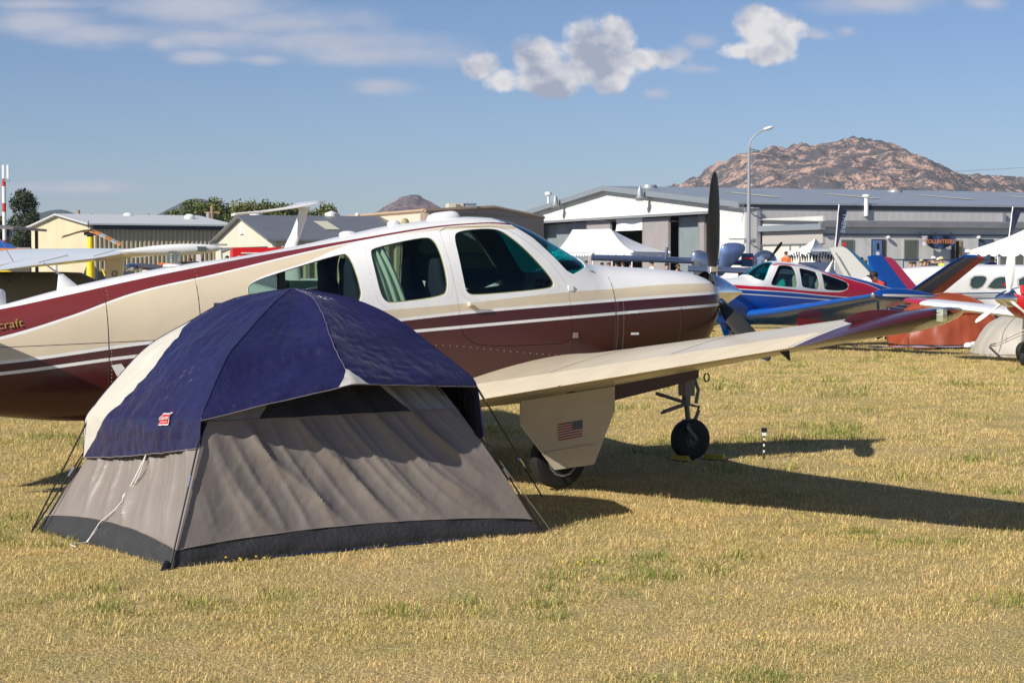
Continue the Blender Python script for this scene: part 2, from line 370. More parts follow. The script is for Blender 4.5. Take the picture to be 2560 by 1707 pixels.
# ---------------- hills
def hill(name,prof,D,depth,rockc,shrubc,seed,rough,patch=.5,nscale=.02):
    # prof: photo skyline (px,py); the ridge stands at distance D, slopes fall towards the camera
    x0=prof[0][0]; x1=prof[-1][0]; nx=340; ny=60
    mb=MB(); vs=[]
    for j in range(ny+1):
        for i in range(nx+1):
            px=x0+(x1-x0)*i/nx; py=interp(prof,px); P=W(px,py,D); top=P.z
            u=j/ny; v=u*1.25
            fall=(1-v**1.25) if v<1 else 1-1.0*(v**1.25)
            hh=top*max(fall,-.1) if v>0 else top
            y=D-depth*v; 
            r=noise.fractal(Vector((P.x*nscale,y*nscale,seed)),.9,2.1,5)*rough+abs(noise.noise(Vector((P.x*nscale*4,y*nscale*4,seed))))*rough*.5
            vs.append((P.x,y+rough*.6*noise.noise(Vector((P.x*nscale*2,y*nscale*2,seed+9))),hh+r*(.35 if j==0 else 1)*min(1,top/20)))
    n=nx+1
    mb.add(vs,[(j*n+i,(j+1)*n+i,(j+1)*n+i+1,j*n+i+1) for j in range(ny) for i in range(nx)])
    # back slope
    b=len(mb.v); mb.add([(vs[i][0],D+depth*.6,-5) for i in range(n)],[]); mb.f+=[(i,i+1,b+i+1,b+i) for i in range(nx)]; mb.mi+=[0]*nx
    m=bpy.data.materials.new(name+'_rock'); m.use_nodes=True; t=m.node_tree; p=t.nodes['Principled BSDF']; p.inputs['Roughness'].default_value=.95; p.inputs['Specular IOR Level'].default_value=.1
    g=N(t,'ShaderNodeNewGeometry')
    def nz(sc,det,ro=.6):
        n_=N(t,'ShaderNodeTexNoise'); n_.inputs['Scale'].default_value=sc; n_.inputs['Detail'].default_value=det; n_.inputs['Roughness'].default_value=ro; t.links.new(g.outputs['Position'],n_.inputs[0]); return n_.outputs[0]
    c=mixc(t,ramp(t,nz(nscale*9,6,.7),.42,.6),rockc,tuple(v*.62 for v in rockc))
    k=mth(t,'ADD',mth(t,'MULTIPLY',nz(nscale*1.6,4),.55),mth(t,'MULTIPLY',nz(nscale*11,5,.75),.45))
    c=mixc(t,ramp(t,k,patch,patch+.05),c,shrubc)
    t.links.new(c,p.inputs['Base Color'])
    bp=N(t,'ShaderNodeBump'); bp.inputs['Strength'].default_value=1; bp.inputs['Distance'].default_value=5/nscale*.02; t.links.new(nz(nscale*6,6,.7),bp.inputs['Height']); t.links.new(bp.outputs[0],p.inputs['Normal'])
    o=mb.build(name,m,smooth=True,ang=180); tag(o,kind='structure'); return o
s=1.0884
hill('granite_mountain',[(1610,494),(1660,478),(1700,462),(1742,446),(1770,430),(1796,414),(1822,400),(1850,384),(1880,380),(1905,378),(1940,374),(1992,370),(2030,364),(2068,360),(2100,357),(2133,352),(2177,355),(2205,362),(2231,374),(2260,392),(2286,407),(2320,420),(2362,435),(2400,442),(2427,448),(2460,448),(2504,446),(2560,452),(2700,480),(2850,510)],2000,620,(.62,.41,.32),(.105,.10,.105),3,9,.452,.030)
hill('peak',[(905,548),(930,541),(960,522),(985,504),(1005,492),(1020,491),(1035,488),(1047,489),(1060,497),(1085,509),(1110,524),(1150,545)],2600,420,(.36,.24,.21),(.10,.09,.11),8,5,.50,.02)
hill('far_hill',[(340,560),(380,545),(420,529),(450,514),(478,500),(500,497),(540,508),(620,530),(700,552)],3200,500,(.20,.19,.21),(.075,.085,.10),12,4,.42,.012)
hill('low_hill',[(60,548),(100,535),(128,526),(150,524),(172,528),(200,538),(240,548),(300,556)],2800,400,(.15,.17,.17),(.07,.09,.09),15,4,.42,.012)
# ---------------- buildings
def corr_mat(name,col,direction,pitch,dark=.75,rough=.5,metal=.2):
    # painted sheet metal: ribs as relief across 'direction' (world xy)
    if name in MATS: return MATS[name]
    m=mat(name,col,rough,metal); t=m.node_tree; p=t.nodes['Principled BSDF']
    g=N(t,'ShaderNodeNewGeometry'); dp=N(t,'ShaderNodeVectorMath'); dp.operation='DOT_PRODUCT'; t.links.new(g.outputs['Position'],dp.inputs[0]); dp.inputs[1].default_value=(*direction,0)
    sn=mth(t,'SINE',mth(t,'MULTIPLY',dp.outputs['Value'],2*math.pi/pitch))
    b=N(t,'ShaderNodeBump'); b.inputs['Strength'].default_value=.16; b.inputs['Distance'].default_value=.02; t.links.new(sn,b.inputs['Height']); t.links.new(b.outputs[0],p.inputs['Normal'])
    n=N(t,'ShaderNodeTexNoise'); n.inputs['Scale'].default_value=.5; n.inputs['Detail'].default_value=6; t.links.new(g.outputs['Position'],n.inputs[0])
    t.links.new(mixc(t,ramp(t,n.outputs[0],.3,.75),tuple(v*.88 for v in col),col),p.inputs['Base Color'])
    return m
def ribbed(mb,P0,d,L,z0,z1,pitch,depth,nrm):
    depth=min(depth,pitch*.3)
    # ribbed sheet as geometry: trapezoid profile along d from P0
    d=Vector((*d,0)); nrm=Vector((*nrm,0)); pts=[];x=0;k=0
    prof=[(0,0),(.35,0),(.5,1),(.85,1)]
    while x<L:
        for a,b in prof:
            if x+a*pitch<=L: pts.append((x+a*pitch,b*depth))
        x+=pitch
    pts.append((L,0))
    n=len(pts); P=Vector((P0[0],P0[1],0))
    vs=[P+d*a+nrm*b+Vector((0,0,z0)) for a,b in pts]+[P+d*a+nrm*b+Vector((0,0,z1 if not callable(z1) else z1(a))) for a,b in pts]
    mb.add(vs,[(i,i+1,n+i+1,n+i) for i in range(n-1)]); return mb
def onwall(px,py,P0,d):
    r=ray(px,py); n=Vector((-d[1],d[0])); 
    t=((Vector((P0[0],P0[1])))@n)/(Vector((r.x,r.y))@n); P=EYE+r*t
    return (Vector((P.x,P.y))-Vector((P0[0],P0[1])))@Vector((d[0],d[1])),P.z
def V3(P0,d,t,z,nrm=(0,0),o=0): return Vector((P0[0]+d[0]*t+nrm[0]*o,P0[1]+d[1]*t+nrm[1]*o,z))
def panel(P0,d,nrm,t0,t1,z0,z1,o,th,name,m,parent):
    c=V3(P0,d,(t0+t1)/2,(z0+z1)/2,nrm,o+th/2); mb=MB().box(c,(abs(t1-t0),th,abs(z1-z0)),math.atan2(d[1],d[0])); return mb.build(name,m,parent)
def big_hangar():
    b=empty('hangar',(0,0,0),0,'long white and grey metal hangar with lean to, below the mountain','hangar')
    Rc=(16.16,128.0); gd=Vector((-.33,.944)).normalized(); sd=Vector((.944,.33)).normalized(); gn=(-sd.x,-sd.y); sn=(-gd.x,-gd.y)
    Wd=50; ze=5.73; zr=7.75; Ln=75; hdr=5.42
    wm=corr_mat('white_sheet',(.80,.78,.71),tuple(gd),.6,rough=.6,metal=0); gm_=corr_mat('grey_sheet',(.50,.49,.475),tuple(sd),.6,rough=.6,metal=0); rm=corr_mat('roof_sheet',(.40,.43,.46),tuple(sd),.9,rough=.4,metal=.4)
    apex_t=Wd*.5
    mb=MB(); out=[V3(Rc,gd,0,hdr),V3(Rc,gd,0,ze),V3(Rc,gd,apex_t,zr),V3(Rc,gd,Wd,ze),V3(Rc,gd,Wd,hdr)]
    mb.prism(out,(sd.x*.25,sd.y*.25,0)); mb.build('gable_wall',wm,b)
    panel(Rc,gd,gn,0,3.9,0,hdr,-.25,.25,'gable_pier',wm,b); panel(Rc,gd,gn,Wd-7,Wd,0,hdr,-.25,.25,'gable_pier',wm,b)
    panel(Rc,gd,gn,3.9,Wd-7,hdr-.18,hdr+.02,.0,.22,'door_track',M_grey,b)
    # side walls, back wall
    panel(Rc,sd,sn,.27,Ln,0,ze-.28,-.25,.25,'side_wall',gm_,b)
    panel(Rc,sd,sn,0,Ln,ze-.28,ze+.02,-.05,.12,'shaded_eave_fascia',mat('fascia_and_shade_dark',(.02,.024,.035),.5),b)  # shade under the eave painted as a near-black strip
    P3=V3(Rc,gd,Wd,0); panel((P3.x,P3.y),sd,(gd.x,gd.y),.3,Ln,0,ze,-.25,.25,'side_wall',gm_,b)
    P4=V3(Rc,sd,Ln,0); mb=MB(); q=(P4.x,P4.y); mb.prism([V3(q,gd,0,0),V3(q,gd,0,ze),V3(q,gd,apex_t,zr),V3(q,gd,Wd,ze),V3(q,gd,Wd,0)],(-sd.x*.2,-sd.y*.2,0)); mb.build('back_wall',gm_,b)
    mb=MB()
    for s0,s1 in ((-.12,apex_t),(Wd+.12,apex_t)):
        za=ze+.06-(.04); zb=zr+.1
        a=[V3(Rc,gd,s0,za,gn,.45),V3(Rc,gd,s1,zb,gn,.45),V3(Rc,gd,s1,zb+.14,gn,.45),V3(Rc,gd,s0,za+.14,gn,.45)]
        mb.prism(a,(sd.x*(Ln+1),sd.y*(Ln+1),0))
    rf=mb.build('roof',rm,b)
    mb=MB() # edge trim on the gable
    for s0,s1 in ((-.12,apex_t),(Wd+.12,apex_t)):
        a=[V3(Rc,gd,s0,ze-.22,gn,.46),V3(Rc,gd,s1,zr-.16,gn,.46),V3(Rc,gd,s1,zr+.27,gn,.46),V3(Rc,gd,s0,ze+.19,gn,.46)]
        mb.prism(a,(gn[0]*.06,gn[1]*.06,0))
    mb.build('rake_trim',mat('blue_grey_trim',(.22,.25,.28),.5),b)
    ym=mat('skylight_sheet',(.55,.53,.40),.5)
    for k in range(8):
        t0=6+k*8.5; f0=.30; f1=.62
        def rp(f,t,o=.16): return V3(Rc,gd,apex_t*f,ze+.08+(zr-ze)*f+o)+Vector((sd.x*t,sd.y*t,0))
        mb=MB().add([rp(f0,t0),rp(f0,t0+.9),rp(f1,t0+.9),rp(f1,t0)],[(0,1,2,3)]); mb.build('skylight',ym,rf)
    for px,py in ((1623,480),(2101,495),(2237,492)):
        D=150 if px<2000 else 156; P=W(px,py,D)
        mb=MB(); P.z-=.2; mb.lathe([(.35,-.5),(.35,.05),(.62,.08),(.66,.55),(.6,.75),(0.02,.78)],P,n=16); mb.build('roof_vent',M_grey,b,smooth=True)
    P=W(2166,505,131); MB().lathe([(.16,-1.0),(.16,.35),(.3,.36),(.3,.5),(.02,.55)],P,n=12).build('flue_pipe',M_wplain,b,smooth=True)
    P=W(1371,515,168); MB().lathe([(.12,-1),(.12,1.0),(.32,1.0),(.32,1.25),(.02,1.3)],P,n=10).build('flue_pipe',M_wplain,b,smooth=True)
    for px,py in ((1415,512),(1629,493)):
        t,z=onwall(px,py,Rc,gd); mb=MB().lathe([(.02,.9),(.22,.5),(.25,.0),(.4,-.1),(.3,-.3)],V3(Rc,gd,t,z,gn,1.0),n=12); mb.box(V3(Rc,gd,t,z-.1,gn,.55),(1.0,.06,.06),math.atan2(gn[1],gn[0])); mb.build('wall_lamp',M_grey,b,smooth=True)
    # doors on the gable
    dg_=mat('door_grey',(.30,.275,.27),.55,var=.05,vscale=1); db=mat('door_blue_grey',(.20,.235,.245),.5,var=.06,vscale=1)
    spec=[(1312,1360,-1.6,db),(1362,1408,-1.2,db),(1409,1458,-.8,db),(1460,1517,-.3,dg_),(1599,1662,-.3,dg_),(1669,1724,-1.0,db),(1729,1742,-.6,dg_),(1746,1788,-1.4,db)]
    for a,c,o,mm in spec:
        t1,_=onwall(a,600,Rc,gd); t0,_=onwall(c,600,Rc,gd)
        P0=V3(Rc,gd,t0,0,gn,o); mb=MB(); ribbed(mb,P0,gd,abs(t1-t0),.1,hdr-.25,.36,.035,gn)
        mb.box(V3(Rc,gd,t0,hdr/2,gn,o-.05),(.12,.2,hdr-.2),math.atan2(gd.y,gd.x)); mb.box(V3(Rc,gd,t1,hdr/2,gn,o-.05),(.12,.2,hdr-.2),math.atan2(gd.y,gd.x))
        mb.build('door_panel',mm,b)
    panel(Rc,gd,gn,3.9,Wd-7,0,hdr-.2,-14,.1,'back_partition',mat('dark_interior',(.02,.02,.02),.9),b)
    t1,_=onwall(1530,600,Rc,gd); t0,_=onwall(1598,600,Rc,gd)
    _,zt=onwall(1560,540,Rc,gd); _,zb=onwall(1560,577,Rc,gd)
    mb=MB().grid(lambda u,v:V3(Rc,gd,t0+(t1-t0)*u,zb+(hdr-.2-zb)*v,gn,-.35+.15*math.sin(u*9+v*2)*(1-v)),24,8); mb.build('tarp',mat('white_tarp',(.8,.77,.8),.6),b,smooth=True)
    # lean-to
    L0=(20.26,120.1); Ll=46; zt=4.15
    wm2=corr_mat('lean_wall',(.60,.59,.565),tuple(sd),.8,rough=.65,metal=0)
    trim=mat('lean_trim',(.20,.20,.215),.55,var=.1,vscale=1); dkt=mat('lean_dark_trim',(.13,.15,.165),.5); cw=corr_mat('cream_sheet',(.66,.63,.56),tuple(gd),1.2,rough=.6,metal=0)
    panel(L0,sd,sn,.2,Ll,0,zt,-.2,.2,'lean_to_wall',wm2,b)
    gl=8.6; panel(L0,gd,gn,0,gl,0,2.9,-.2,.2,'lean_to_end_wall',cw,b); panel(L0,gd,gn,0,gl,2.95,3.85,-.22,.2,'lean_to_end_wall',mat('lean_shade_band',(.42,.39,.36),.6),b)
    panel(L0,gd,gn,0,gl,2.88,2.97,.0,.08,'rail',dkt,b)
    for tt in (0.05,3.0,4.4,8.5): panel(L0,gd,gn,tt-.06,tt+.06,0,2.88,.0,.05,'post',dkt,b)
    panel(L0,gd,gn,-.4,gl+1.6,3.85,4.25,.02,.35,'fascia',mat('blue_grey_trim',(.22,.25,.28),.5),b)
    panel(L0,sd,sn,-.3,Ll+.3,zt-.12,zt+.22,.02,.4,'fascia',trim,b)
    panel(L0,sd,sn,0,Ll,3.48,3.6,.0,.06,'wall_rail',dkt,b)
    panel(L0,gd,gn,0,gl+1,4.2,4.75,-.24,.2,'lean_to_end_wall',wm2,b)
    mb=MB().prism([V3(L0,sd,-.3,zt+.2,sn,.3),V3(L0,sd,Ll+.3,zt+.2,sn,.3),V3(L0,sd,Ll+.3,zt+.5,sn,-9.0),V3(L0,sd,-.3,zt+.5,sn,-9.0)],(0,0,.06)); mb.build('lean_to_roof',trim,b)
    def wp(a,c,y0,y1,o,th,name,m,par=b):
        t0,_=onwall(a,y0,L0,sd); t1,_=onwall(c,y0,L0,sd); _,z1=onwall((a+c)/2,y0,L0,sd); _,z0=onwall((a+c)/2,y1,L0,sd)
        return panel(L0,sd,sn,t0,t1,z0,z1,o,th,name,m,par)
    gw=glass('window_green_grey',(.25,.3,.26),.12); alu=mat('window_alu',(.30,.30,.28),.5); wd=mat('window_dark',(.10,.115,.095),.15); bd=mat('door_blue',(.10,.17,.33),.5); bdk=mat('door_frame_blue',(.035,.06,.10),.5)
    for a,c in ((2101,2133),(2258,2292)):
        f=wp(a,c,598,650,.0,.07,'window',alu); wp(a+2.5,(a+c)/2-.6,601,646,.072,.02,'pane',wd,f); wp((a+c)/2+.6,c-2.5,601,646,.072,.02,'pane',wd,f)
    f=wp(2178,2213,598,690,.0,.06,'door_frame',bdk); d=wp(2181,2203,601,690,.062,.05,'door',bd,b); wp(2190,2195,608,624,.114,.02,'door_window',mat('black_gap',(.008,.008,.01),.5),d); wp(2188,2196,630,641,.114,.015,'notice',M_wplain,d)
    wp(2203.5,2211,602,690,.062,.02,'doorway',mat('brown_gap',(.05,.03,.022),.8),b)
    f=wp(2375,2404,600,700,.0,.06,'glass_door',alu); wp(2377,2385.5,603,700,.062,.02,'pane',mat('black_gap',(.008,.008,.01),.5),f); wp(2388,2396,603,700,.062,.02,'pane',mat('black_gap',(.008,.008,.01),.5),f); wp(2397,2401,603,700,.062,.02,'curtain',mat('mustard',(.5,.3,.05),.7),f)
    wp(2446,2482,598,700,.0,.07,'blue_door',bdk); wp(2449,2479,601,700,.072,.03,'door_leaf',mat('door_slate',(.07,.10,.16),.5),b)
    for px,py in ((2217,594),(2443,594)):
        t,z=onwall(px,py,L0,sd); MB().ell(V3(L0,sd,t,z,sn,.2),(.15,.15,.12)).build('wall_lamp',M_wplain,b,smooth=True)
    # eaves downpipes and brackets on the corner
    for px in (1893,2506):
        t,z=onwall(px,520,Rc,sd); panel(Rc,sd,sn,t-.14,t+.14,0 if px<2000 else 4.2,ze-.4,.0,.25,'downpipe',M_grey,b)
    for py in (521,598):
        t,z=onwall(1861,py,Rc,sd); MB().tube([V3(Rc,sd,.1,z,sn,-.1),V3(Rc,sd,.1,z,sn,1.2)],.05).build('bracket',M_grey,b); MB().tube([V3(Rc,sd,-1.2,z,sn,.1),V3(Rc,sd,1.1,z,sn,.1)],.05).build('bracket',M_grey,b)
    # banner
    t0,z1=onwall(2293,590,L0,sd); t1,z0=onwall(2376,619,L0,sd)
    ban=empty('banner',V3(L0,sd,(t0+t1)/2,0),0,'navy banner with orange VOLUNTEERS lettering above the hangar side windows','banner')
    org=V3(L0,sd,(t0+t1)/2,0)
    L=t1-t0
    def bp_(u,v):
        return V3(L0,sd,t0+L*u,z0+(z1-z0)*v,sn,.55+.16*math.sin(u*13)*(1-v*.4))-org+Vector((0,0,.12*(1-v)*math.sin(u*7+1)))
    MB().grid(bp_,40,6).build('cloth',mat('banner_navy',(.012,.03,.085),.6),ban,smooth=True)
    text('VOLUNTEERS','lettering',.36,mat('banner_orange',(.6,.2,.06),.6),ban,frame_mat(V3(L0,sd,(t0+t1)/2,(z0+z1)/2,sn,.74)-org,(sd.x,sd.y,0),(0,0,1)),bold=.012,spacing=1.05)
    for u in (.03,.5,.97): MB().tube([bp_(u,1),V3(L0,sd,t0+L*u,z1+.25,sn,.1)-org],.02).build('cord',M_dark,ban)
    mb=MB().grid(lambda u,v:bp_(u*.16,v)+Vector((sn[0]*.03,sn[1]*.03,0)),8,4); mb.build('corner_print',mat('banner_print',(.35,.33,.36),.6,var=.6,vscale=4),ban)
    # deck in front of the doors
    dk=empty('loading_ramp',V3(L0,sd,7,0),0,'wooden boarded walkway with rails below the blue hangar door','walkway')
    MB().box(V3((0,0),sd,0,.45,sn,1.6),(9,2.6,.9),math.atan2(sd.y,sd.x)).build('platform',mat('ramp_grey',(.2,.2,.2),.8),dk)
    for k in range(6): MB().tube([V3((0,0),sd,-4.4+k*1.76,.9,sn,2.8),V3((0,0),sd,-4.4+k*1.76,1.9,sn,2.8)],.04).build('rail_post',bdk,dk)
    MB().tube([V3((0,0),sd,-4.4,1.9,sn,2.8),V3((0,0),sd,4.4,1.9,sn,2.8)],.04).build('handrail',bdk,dk)
big_hangar()
def gable_building(name,label,cat,R0,gd,sd,Wd,Ln,ze,zr,wallm,sidem,roofm,over=.3,extra=None,ribs=None):
    b=empty(name,(0,0,0),0,label,cat); gd=Vector(gd).normalized(); sd=Vector(sd).normalized(); gn=(-sd.x,-sd.y); sn=(-gd.x,-gd.y)
    MB().prism([V3(R0,gd,0,0),V3(R0,gd,0,ze),V3(R0,gd,Wd/2,zr),V3(R0,gd,Wd,ze),V3(R0,gd,Wd,0)],(sd.x*.2,sd.y*.2,0)).build('gable_wall',wallm,b)
    if ribs:
        mb=MB(); ribbed(mb,V3(R0,sd,.2,0,sn,0),sd,Ln-.2,0,ze-.05,ribs,.14,sn); mb.build('side_wall',sidem,b)
    else: panel(R0,sd,sn,.22,Ln,0,ze-.05,-.2,.2,'side_wall',sidem,b)
    P4=V3(R0,sd,Ln,0);q=(P4.x,P4.y); MB().prism([V3(q,gd,0,0),V3(q,gd,0,ze),V3(q,gd,Wd/2,zr),V3(q,gd,Wd,ze),V3(q,gd,Wd,0)],(-sd.x*.2,-sd.y*.2,0)).build('back_wall',wallm,b)
    for s0 in (-over,Wd+over):
        dz=(zr-ze)/(Wd/2)*over
        mb=MB().prism([V3(R0,gd,s0,ze-dz+.03,gn,.35),V3(R0,gd,Wd/2,zr+.03,gn,.35),V3(R0,gd,Wd/2,zr+.15,gn,.35),V3(R0,gd,s0,ze-dz+.15,gn,.35)],(sd.x*(Ln+.7),sd.y*(Ln+.7),0)); r=mb.build('roof',roofm,b)
        if s0<0: roof=r
    return b,gd,sd,gn,sn,roof
# cream hangar
cg=mat('cream_wall',(.62,.52,.34),.7,var=.05,vscale=.5); 
b,gd,sd,gn,sn,roof=gable_building('cream_hangar','long cream hangar with ribbed tan side wall behind the helicopter mast','hangar',(-31.2,136),(-.49,.87),(.87,.49),16.4,11,4.5,5.35,cg,mat('tan_rib',(.50,.43,.28),.6),mat('pale_roof',(.62,.63,.63),.5,.2),.5,ribs=.34)
panel((-31.2,136),sd,sn,.2,11,4.18,4.55,.2,.1,'fascia',mat('fascia_and_shade_dark',(.02,.024,.035),.5),b)
for px,py in ((320,545),(474,548)):
    P=W(px,py,145); MB().lathe([(.2,-.7),(.2,-.05),(.40,.0),(.44,.18),(.26,.38),(.02,.42)],P,n=14).build('roof_vent',mat('vent_white',(.7,.7,.68),.5),b,smooth=True)
# small gable hangar
cr=mat('pale_cream_wall',(.63,.59,.46),.7,var=.04,vscale=.5)
b,gd,sd,gn,sn,roof=gable_building('gabled_shed','pale cream gabled shed with ribbed grey metal roof behind the tail fin','shed',(-14.06,108),(-5.9,15.6),(.935,.353),16.5,14,3.0,4.55,cr,mat('tan_rib',(.50,.43,.28),.6),corr_mat('grey_roof',(.25,.255,.27),(.935,.353),.9,rough=.45,metal=.5),ribs=.7)
Q=(-14.06,108)
t1,z1=onwall(558,617,Q,gd); t0,_=onwall(667,612,Q,gd)
panel(Q,gd,gn,t0,t1,0,2.55,.0,.06,'door',mat('pale_door',(.60,.56,.44),.6),b); panel(Q,gd,gn,t0-.2,t1+.2,2.55,2.67,.0,.12,'door_track',mat('fascia_and_shade_dark',(.02,.024,.035),.5),b)
MB().box(V3(Q,gd,8.2,3.75,gn,.05),(.9,.12,.5),math.atan2(gd.y,gd.x)).build('gable_vent',M_wplain,b)
for tt in (4.0,10.2):
    def rp(f,t): return V3(Q,gd,8.25*f,3.0+1.55*f+.19)+Vector((sd.x*t,sd.y*t,0))
    MB().add([rp(.35,tt),rp(.35,tt+.9),rp(.72,tt+.9),rp(.72,tt)],[(0,1,2,3)]).build('skylight',mat('skylight_sheet',(.55,.53,.40),.5),roof)
for px in (640,828):
    P=W(px,543,118); MB().lathe([(.25,-.4),(.25,.0),(.42,.02),(.42,.25),(.02,.4)],P,n=12).build('roof_vent',mat('vent_white',(.7,.7,.68),.5),b,smooth=True)
# pinkish tan office building
b=empty('office_building',(0,0,0),0,'pinkish tan flat walled building with rooftop air conditioner below the small peak','building')
A=(-11.3,125.0); Bp=(-5.3,111.7); Cp=(2.2,127.0)
def face(P,Q2,za,zb,th,name,m,zmid=None):
    P=Vector(P);Q2=Vector(Q2); d=(Q2-P).normalized(); n=Vector((d.y,-d.x)); pts=[Vector((P.x,P.y,0)),Vector((P.x,P.y,za))]
    if zmid: mm=(P+(Q2-P)*zmid[0]); pts.append(Vector((mm.x,mm.y,zmid[1])))
    pts+=[Vector((Q2.x,Q2.y,zb)),Vector((Q2.x,Q2.y,0))]
    return MB().prism(pts,(-n.x*th,-n.y*th,0)).build(name,m,b)
face(A,Bp,4.72,4.78,.3,'front_wall',mat('pink_tan_wall',(.66,.52,.40),.75,var=.04,vscale=.5))
face(Bp,Cp,4.78,4.75,.3,'side_wall',corr_mat('brown_sheet',(.30,.235,.19),tuple((Vector(Cp)-Vector(Bp)).normalized()),.55,rough=.6,metal=0),(.55,5.25))
f=mat('tan_trim',(.42,.30,.19),.6)
for P,Q2,z0,z1 in ((A,Bp,4.78,4.84),(Bp,tuple(Vector(Bp)+(Vector(Cp)-Vector(Bp))*.55),4.84,5.3),(tuple(Vector(Bp)+(Vector(Cp)-Vector(Bp))*.55),Cp,5.3,4.8)):
    MB().tube([(P[0],P[1],z0),(Q2[0],Q2[1],z1)],.13,4).build('roof_trim',f,b)
MB().prism([Vector((A[0],A[1],4.7)),Vector((Bp[0],Bp[1],4.76)),Vector((Cp[0],Cp[1],4.76)),Vector((-4,140,4.7))],(0,0,.05)).build('roof',f,b)
for px,py in ((873,578),(883,577),(928,573),(941,571)):
    d=(Vector(Bp)-Vector(A)).normalized(); n=(d.y,-d.x); t,z=onwall(px,py,A,d); w_=panel(A,d,n,t-.13,t+.13,z-.22,z+.22,.0,.05,'window',f,b); panel(A,d,n,t-.1,t+.1,z-.17,z+.17,.052,.01,'pane',mat('window_brown',(.06,.04,.03),.2),w_)
P=W(1150,530,118); hv=MB().box(P+Vector((-.35,0,.22)),(.95,1.0,.62),.25); hv.build('air_conditioner',mat('ac_cream',(.55,.52,.42),.6),b)
MB().lathe([(.02,-.55),(.32,-.5),(.32,.5),(.02,.55)],P+Vector((.55,0,.22)),axis='X',n=16).build('air_duct',M_steel,b,smooth=True)
MB().box(P+Vector((-.1,-.55,.22)),(.3,.05,.5),.25).build('grille',mat('ac_dark',(.2,.17,.14),.7),b)
P=W(893,545,122); MB().ell(P+Vector((0,0,.2)),(.12,.12,.15)).build('roof_sensor',M_wplain,b,smooth=True)
# far left sheds
b=empty('dark_carport',Vector((W(-6,655,125).x,125,0)),0,'dark roofed open carport at the left edge under the conifer','carport')
MB().prism([Vector((-6,0,4.25)),Vector((1.1,0,3.95)),Vector((1.1,9,3.95)),Vector((-6,9,4.6))],(0,0,.18)).build('roof',mat('carport_roof',(.16,.15,.15),.5),b)
for x in (-5,.6):
    for y in (.6,8): MB().box((x,y,2),(.2,.2,4)).build('post',M_dark,b)
b=empty('brown_wall',Vector((W(10,655,118).x,118,0)),.0,'low dark brown wall with grey coping left of the cream hangar','wall')
MB().box((-1.0,0,1.27),(5.4,.3,2.5)).build('panel',mat('brown_panel',(.075,.06,.055),.7),b); MB().box((-1.0,-.03,2.6),(5.5,.42,.14)).build('coping',M_grey,b)
# ---------------- low wing V-tail aircraft
TH=R(26); NW=G0(1730,1148)
LU=Vector((math.cos(TH),math.sin(TH),0)); LL=Vector((-math.sin(TH),math.cos(TH),0))
def at_y(px,py,yl):
    r=ray(px,py); t=(yl-(EYE-NW).dot(LL))/r.dot(LL); P=EYE+r*t-NW; return P.dot(LU),P.z
ZT=[(-7.05,1.16),(-6.6,1.30),(-6.0,1.43),(-5.49,1.56),(-4.68,1.72),(-4.12,1.80),(-3.62,1.89),(-3.25,1.97),(-2.87,2.05),(-2.48,2.10),(-2.2,2.125),(-1.95,2.115),(-1.75,2.06),(-1.5,1.94),(-1.3,1.83),(-1.12,1.74),(-1.0,1.725),(-.76,1.71),(-.4,1.69),(-.18,1.67),(-.02,1.635),(.08,1.59),(.12,1.56)]
ZB=[(-7.05,1.0),(-6.6,.76),(-6.0,.60),(-5.4,.55),(-4,.53),(-3,.53),(-2,.58),(-1.2,.68),(-.6,.78),(-.2,.88),(-.02,1.0),(.08,1.18),(.12,1.28)]
HW=[(-7.05,.03),(-6.6,.14),(-6.0,.25),(-5.5,.32),(-5,.38),(-4.5,.44),(-4,.485),(-3.5,.515),(-3,.53),(-2.5,.54),(-2,.54),(-1.5,.53),(-1,.50),(-.6,.48),(-.3,.455),(-.1,.42),(0,.385),(.08,.31),(.12,.25)]
ZC=[(-7,1.08),(-6,.98),(-5,1.05),(-4,1.15),(-3,1.2),(-2,1.22),(-1,1.3),(-.3,1.38),(.12,1.42)]
NT,NB=2.35,2.6
def sect(x,dy=0,dz=0,zb=None):
    zt=interp(ZT,x)-dz; b=interp(ZB,x)+dz; h=interp(HW,x)-dy; c=interp(ZC,x)
    if zb: b=max(b,zb)
    return zt,b,h,c
def ring(x,n=72,dy=0,dz=0,zb=None):
    zt,b,h,c=sect(x,dy,dz,zb); out=[]
    for j in range(n):
        a=2*math.pi*j/n; cs,sn=math.cos(a),math.sin(a)
        if sn>=0: out.append(Vector((x,h*math.copysign(abs(cs)**(2/NT),cs),c+(zt-c)*abs(sn)**(2/NT))))
        else: out.append(Vector((x,h*math.copysign(abs(cs)**(2/NB),cs),c-(c-b)*abs(sn)**(2/NB))))
    return out
def hwz(x,z):
    zt,b,h,c=sect(x); 
    if z>=c: return h*max(0,1-min(1,(z-c)/(zt-c))**NT)**(1/NT)
    return h*max(0,1-min(1,(c-z)/(c-b))**NB)**(1/NB)
def surf(px,py):
    yl=-.5
    for _ in range(8):
        x,z=at_y(px,py,yl); yl=-(hwz(x,z)*.6+(-yl)*.4)
    return x,z
z1f=lambda p:(p[0]*.3827,400+p[1]*.3827)
z2f=lambda p:(550+p[0]*.4274,480+p[1]*.4274)
z3f=lambda p:(1250+p[0]*.2551,400+p[1]*.2551)
S=lambda lst,f: [surf(*f(p)) for p in lst]
def smoothpoly(p,k=2):
    for _ in range(k):
        q=[]
        for i in range(len(p)):
            a,b=p[i],p[(i+1)%len(p)]; q.append((a[0]*.75+b[0]*.25,a[1]*.75+b[1]*.25)); q.append((a[0]*.25+b[0]*.75,a[1]*.25+b[1]*.75))
        p=q
    return p
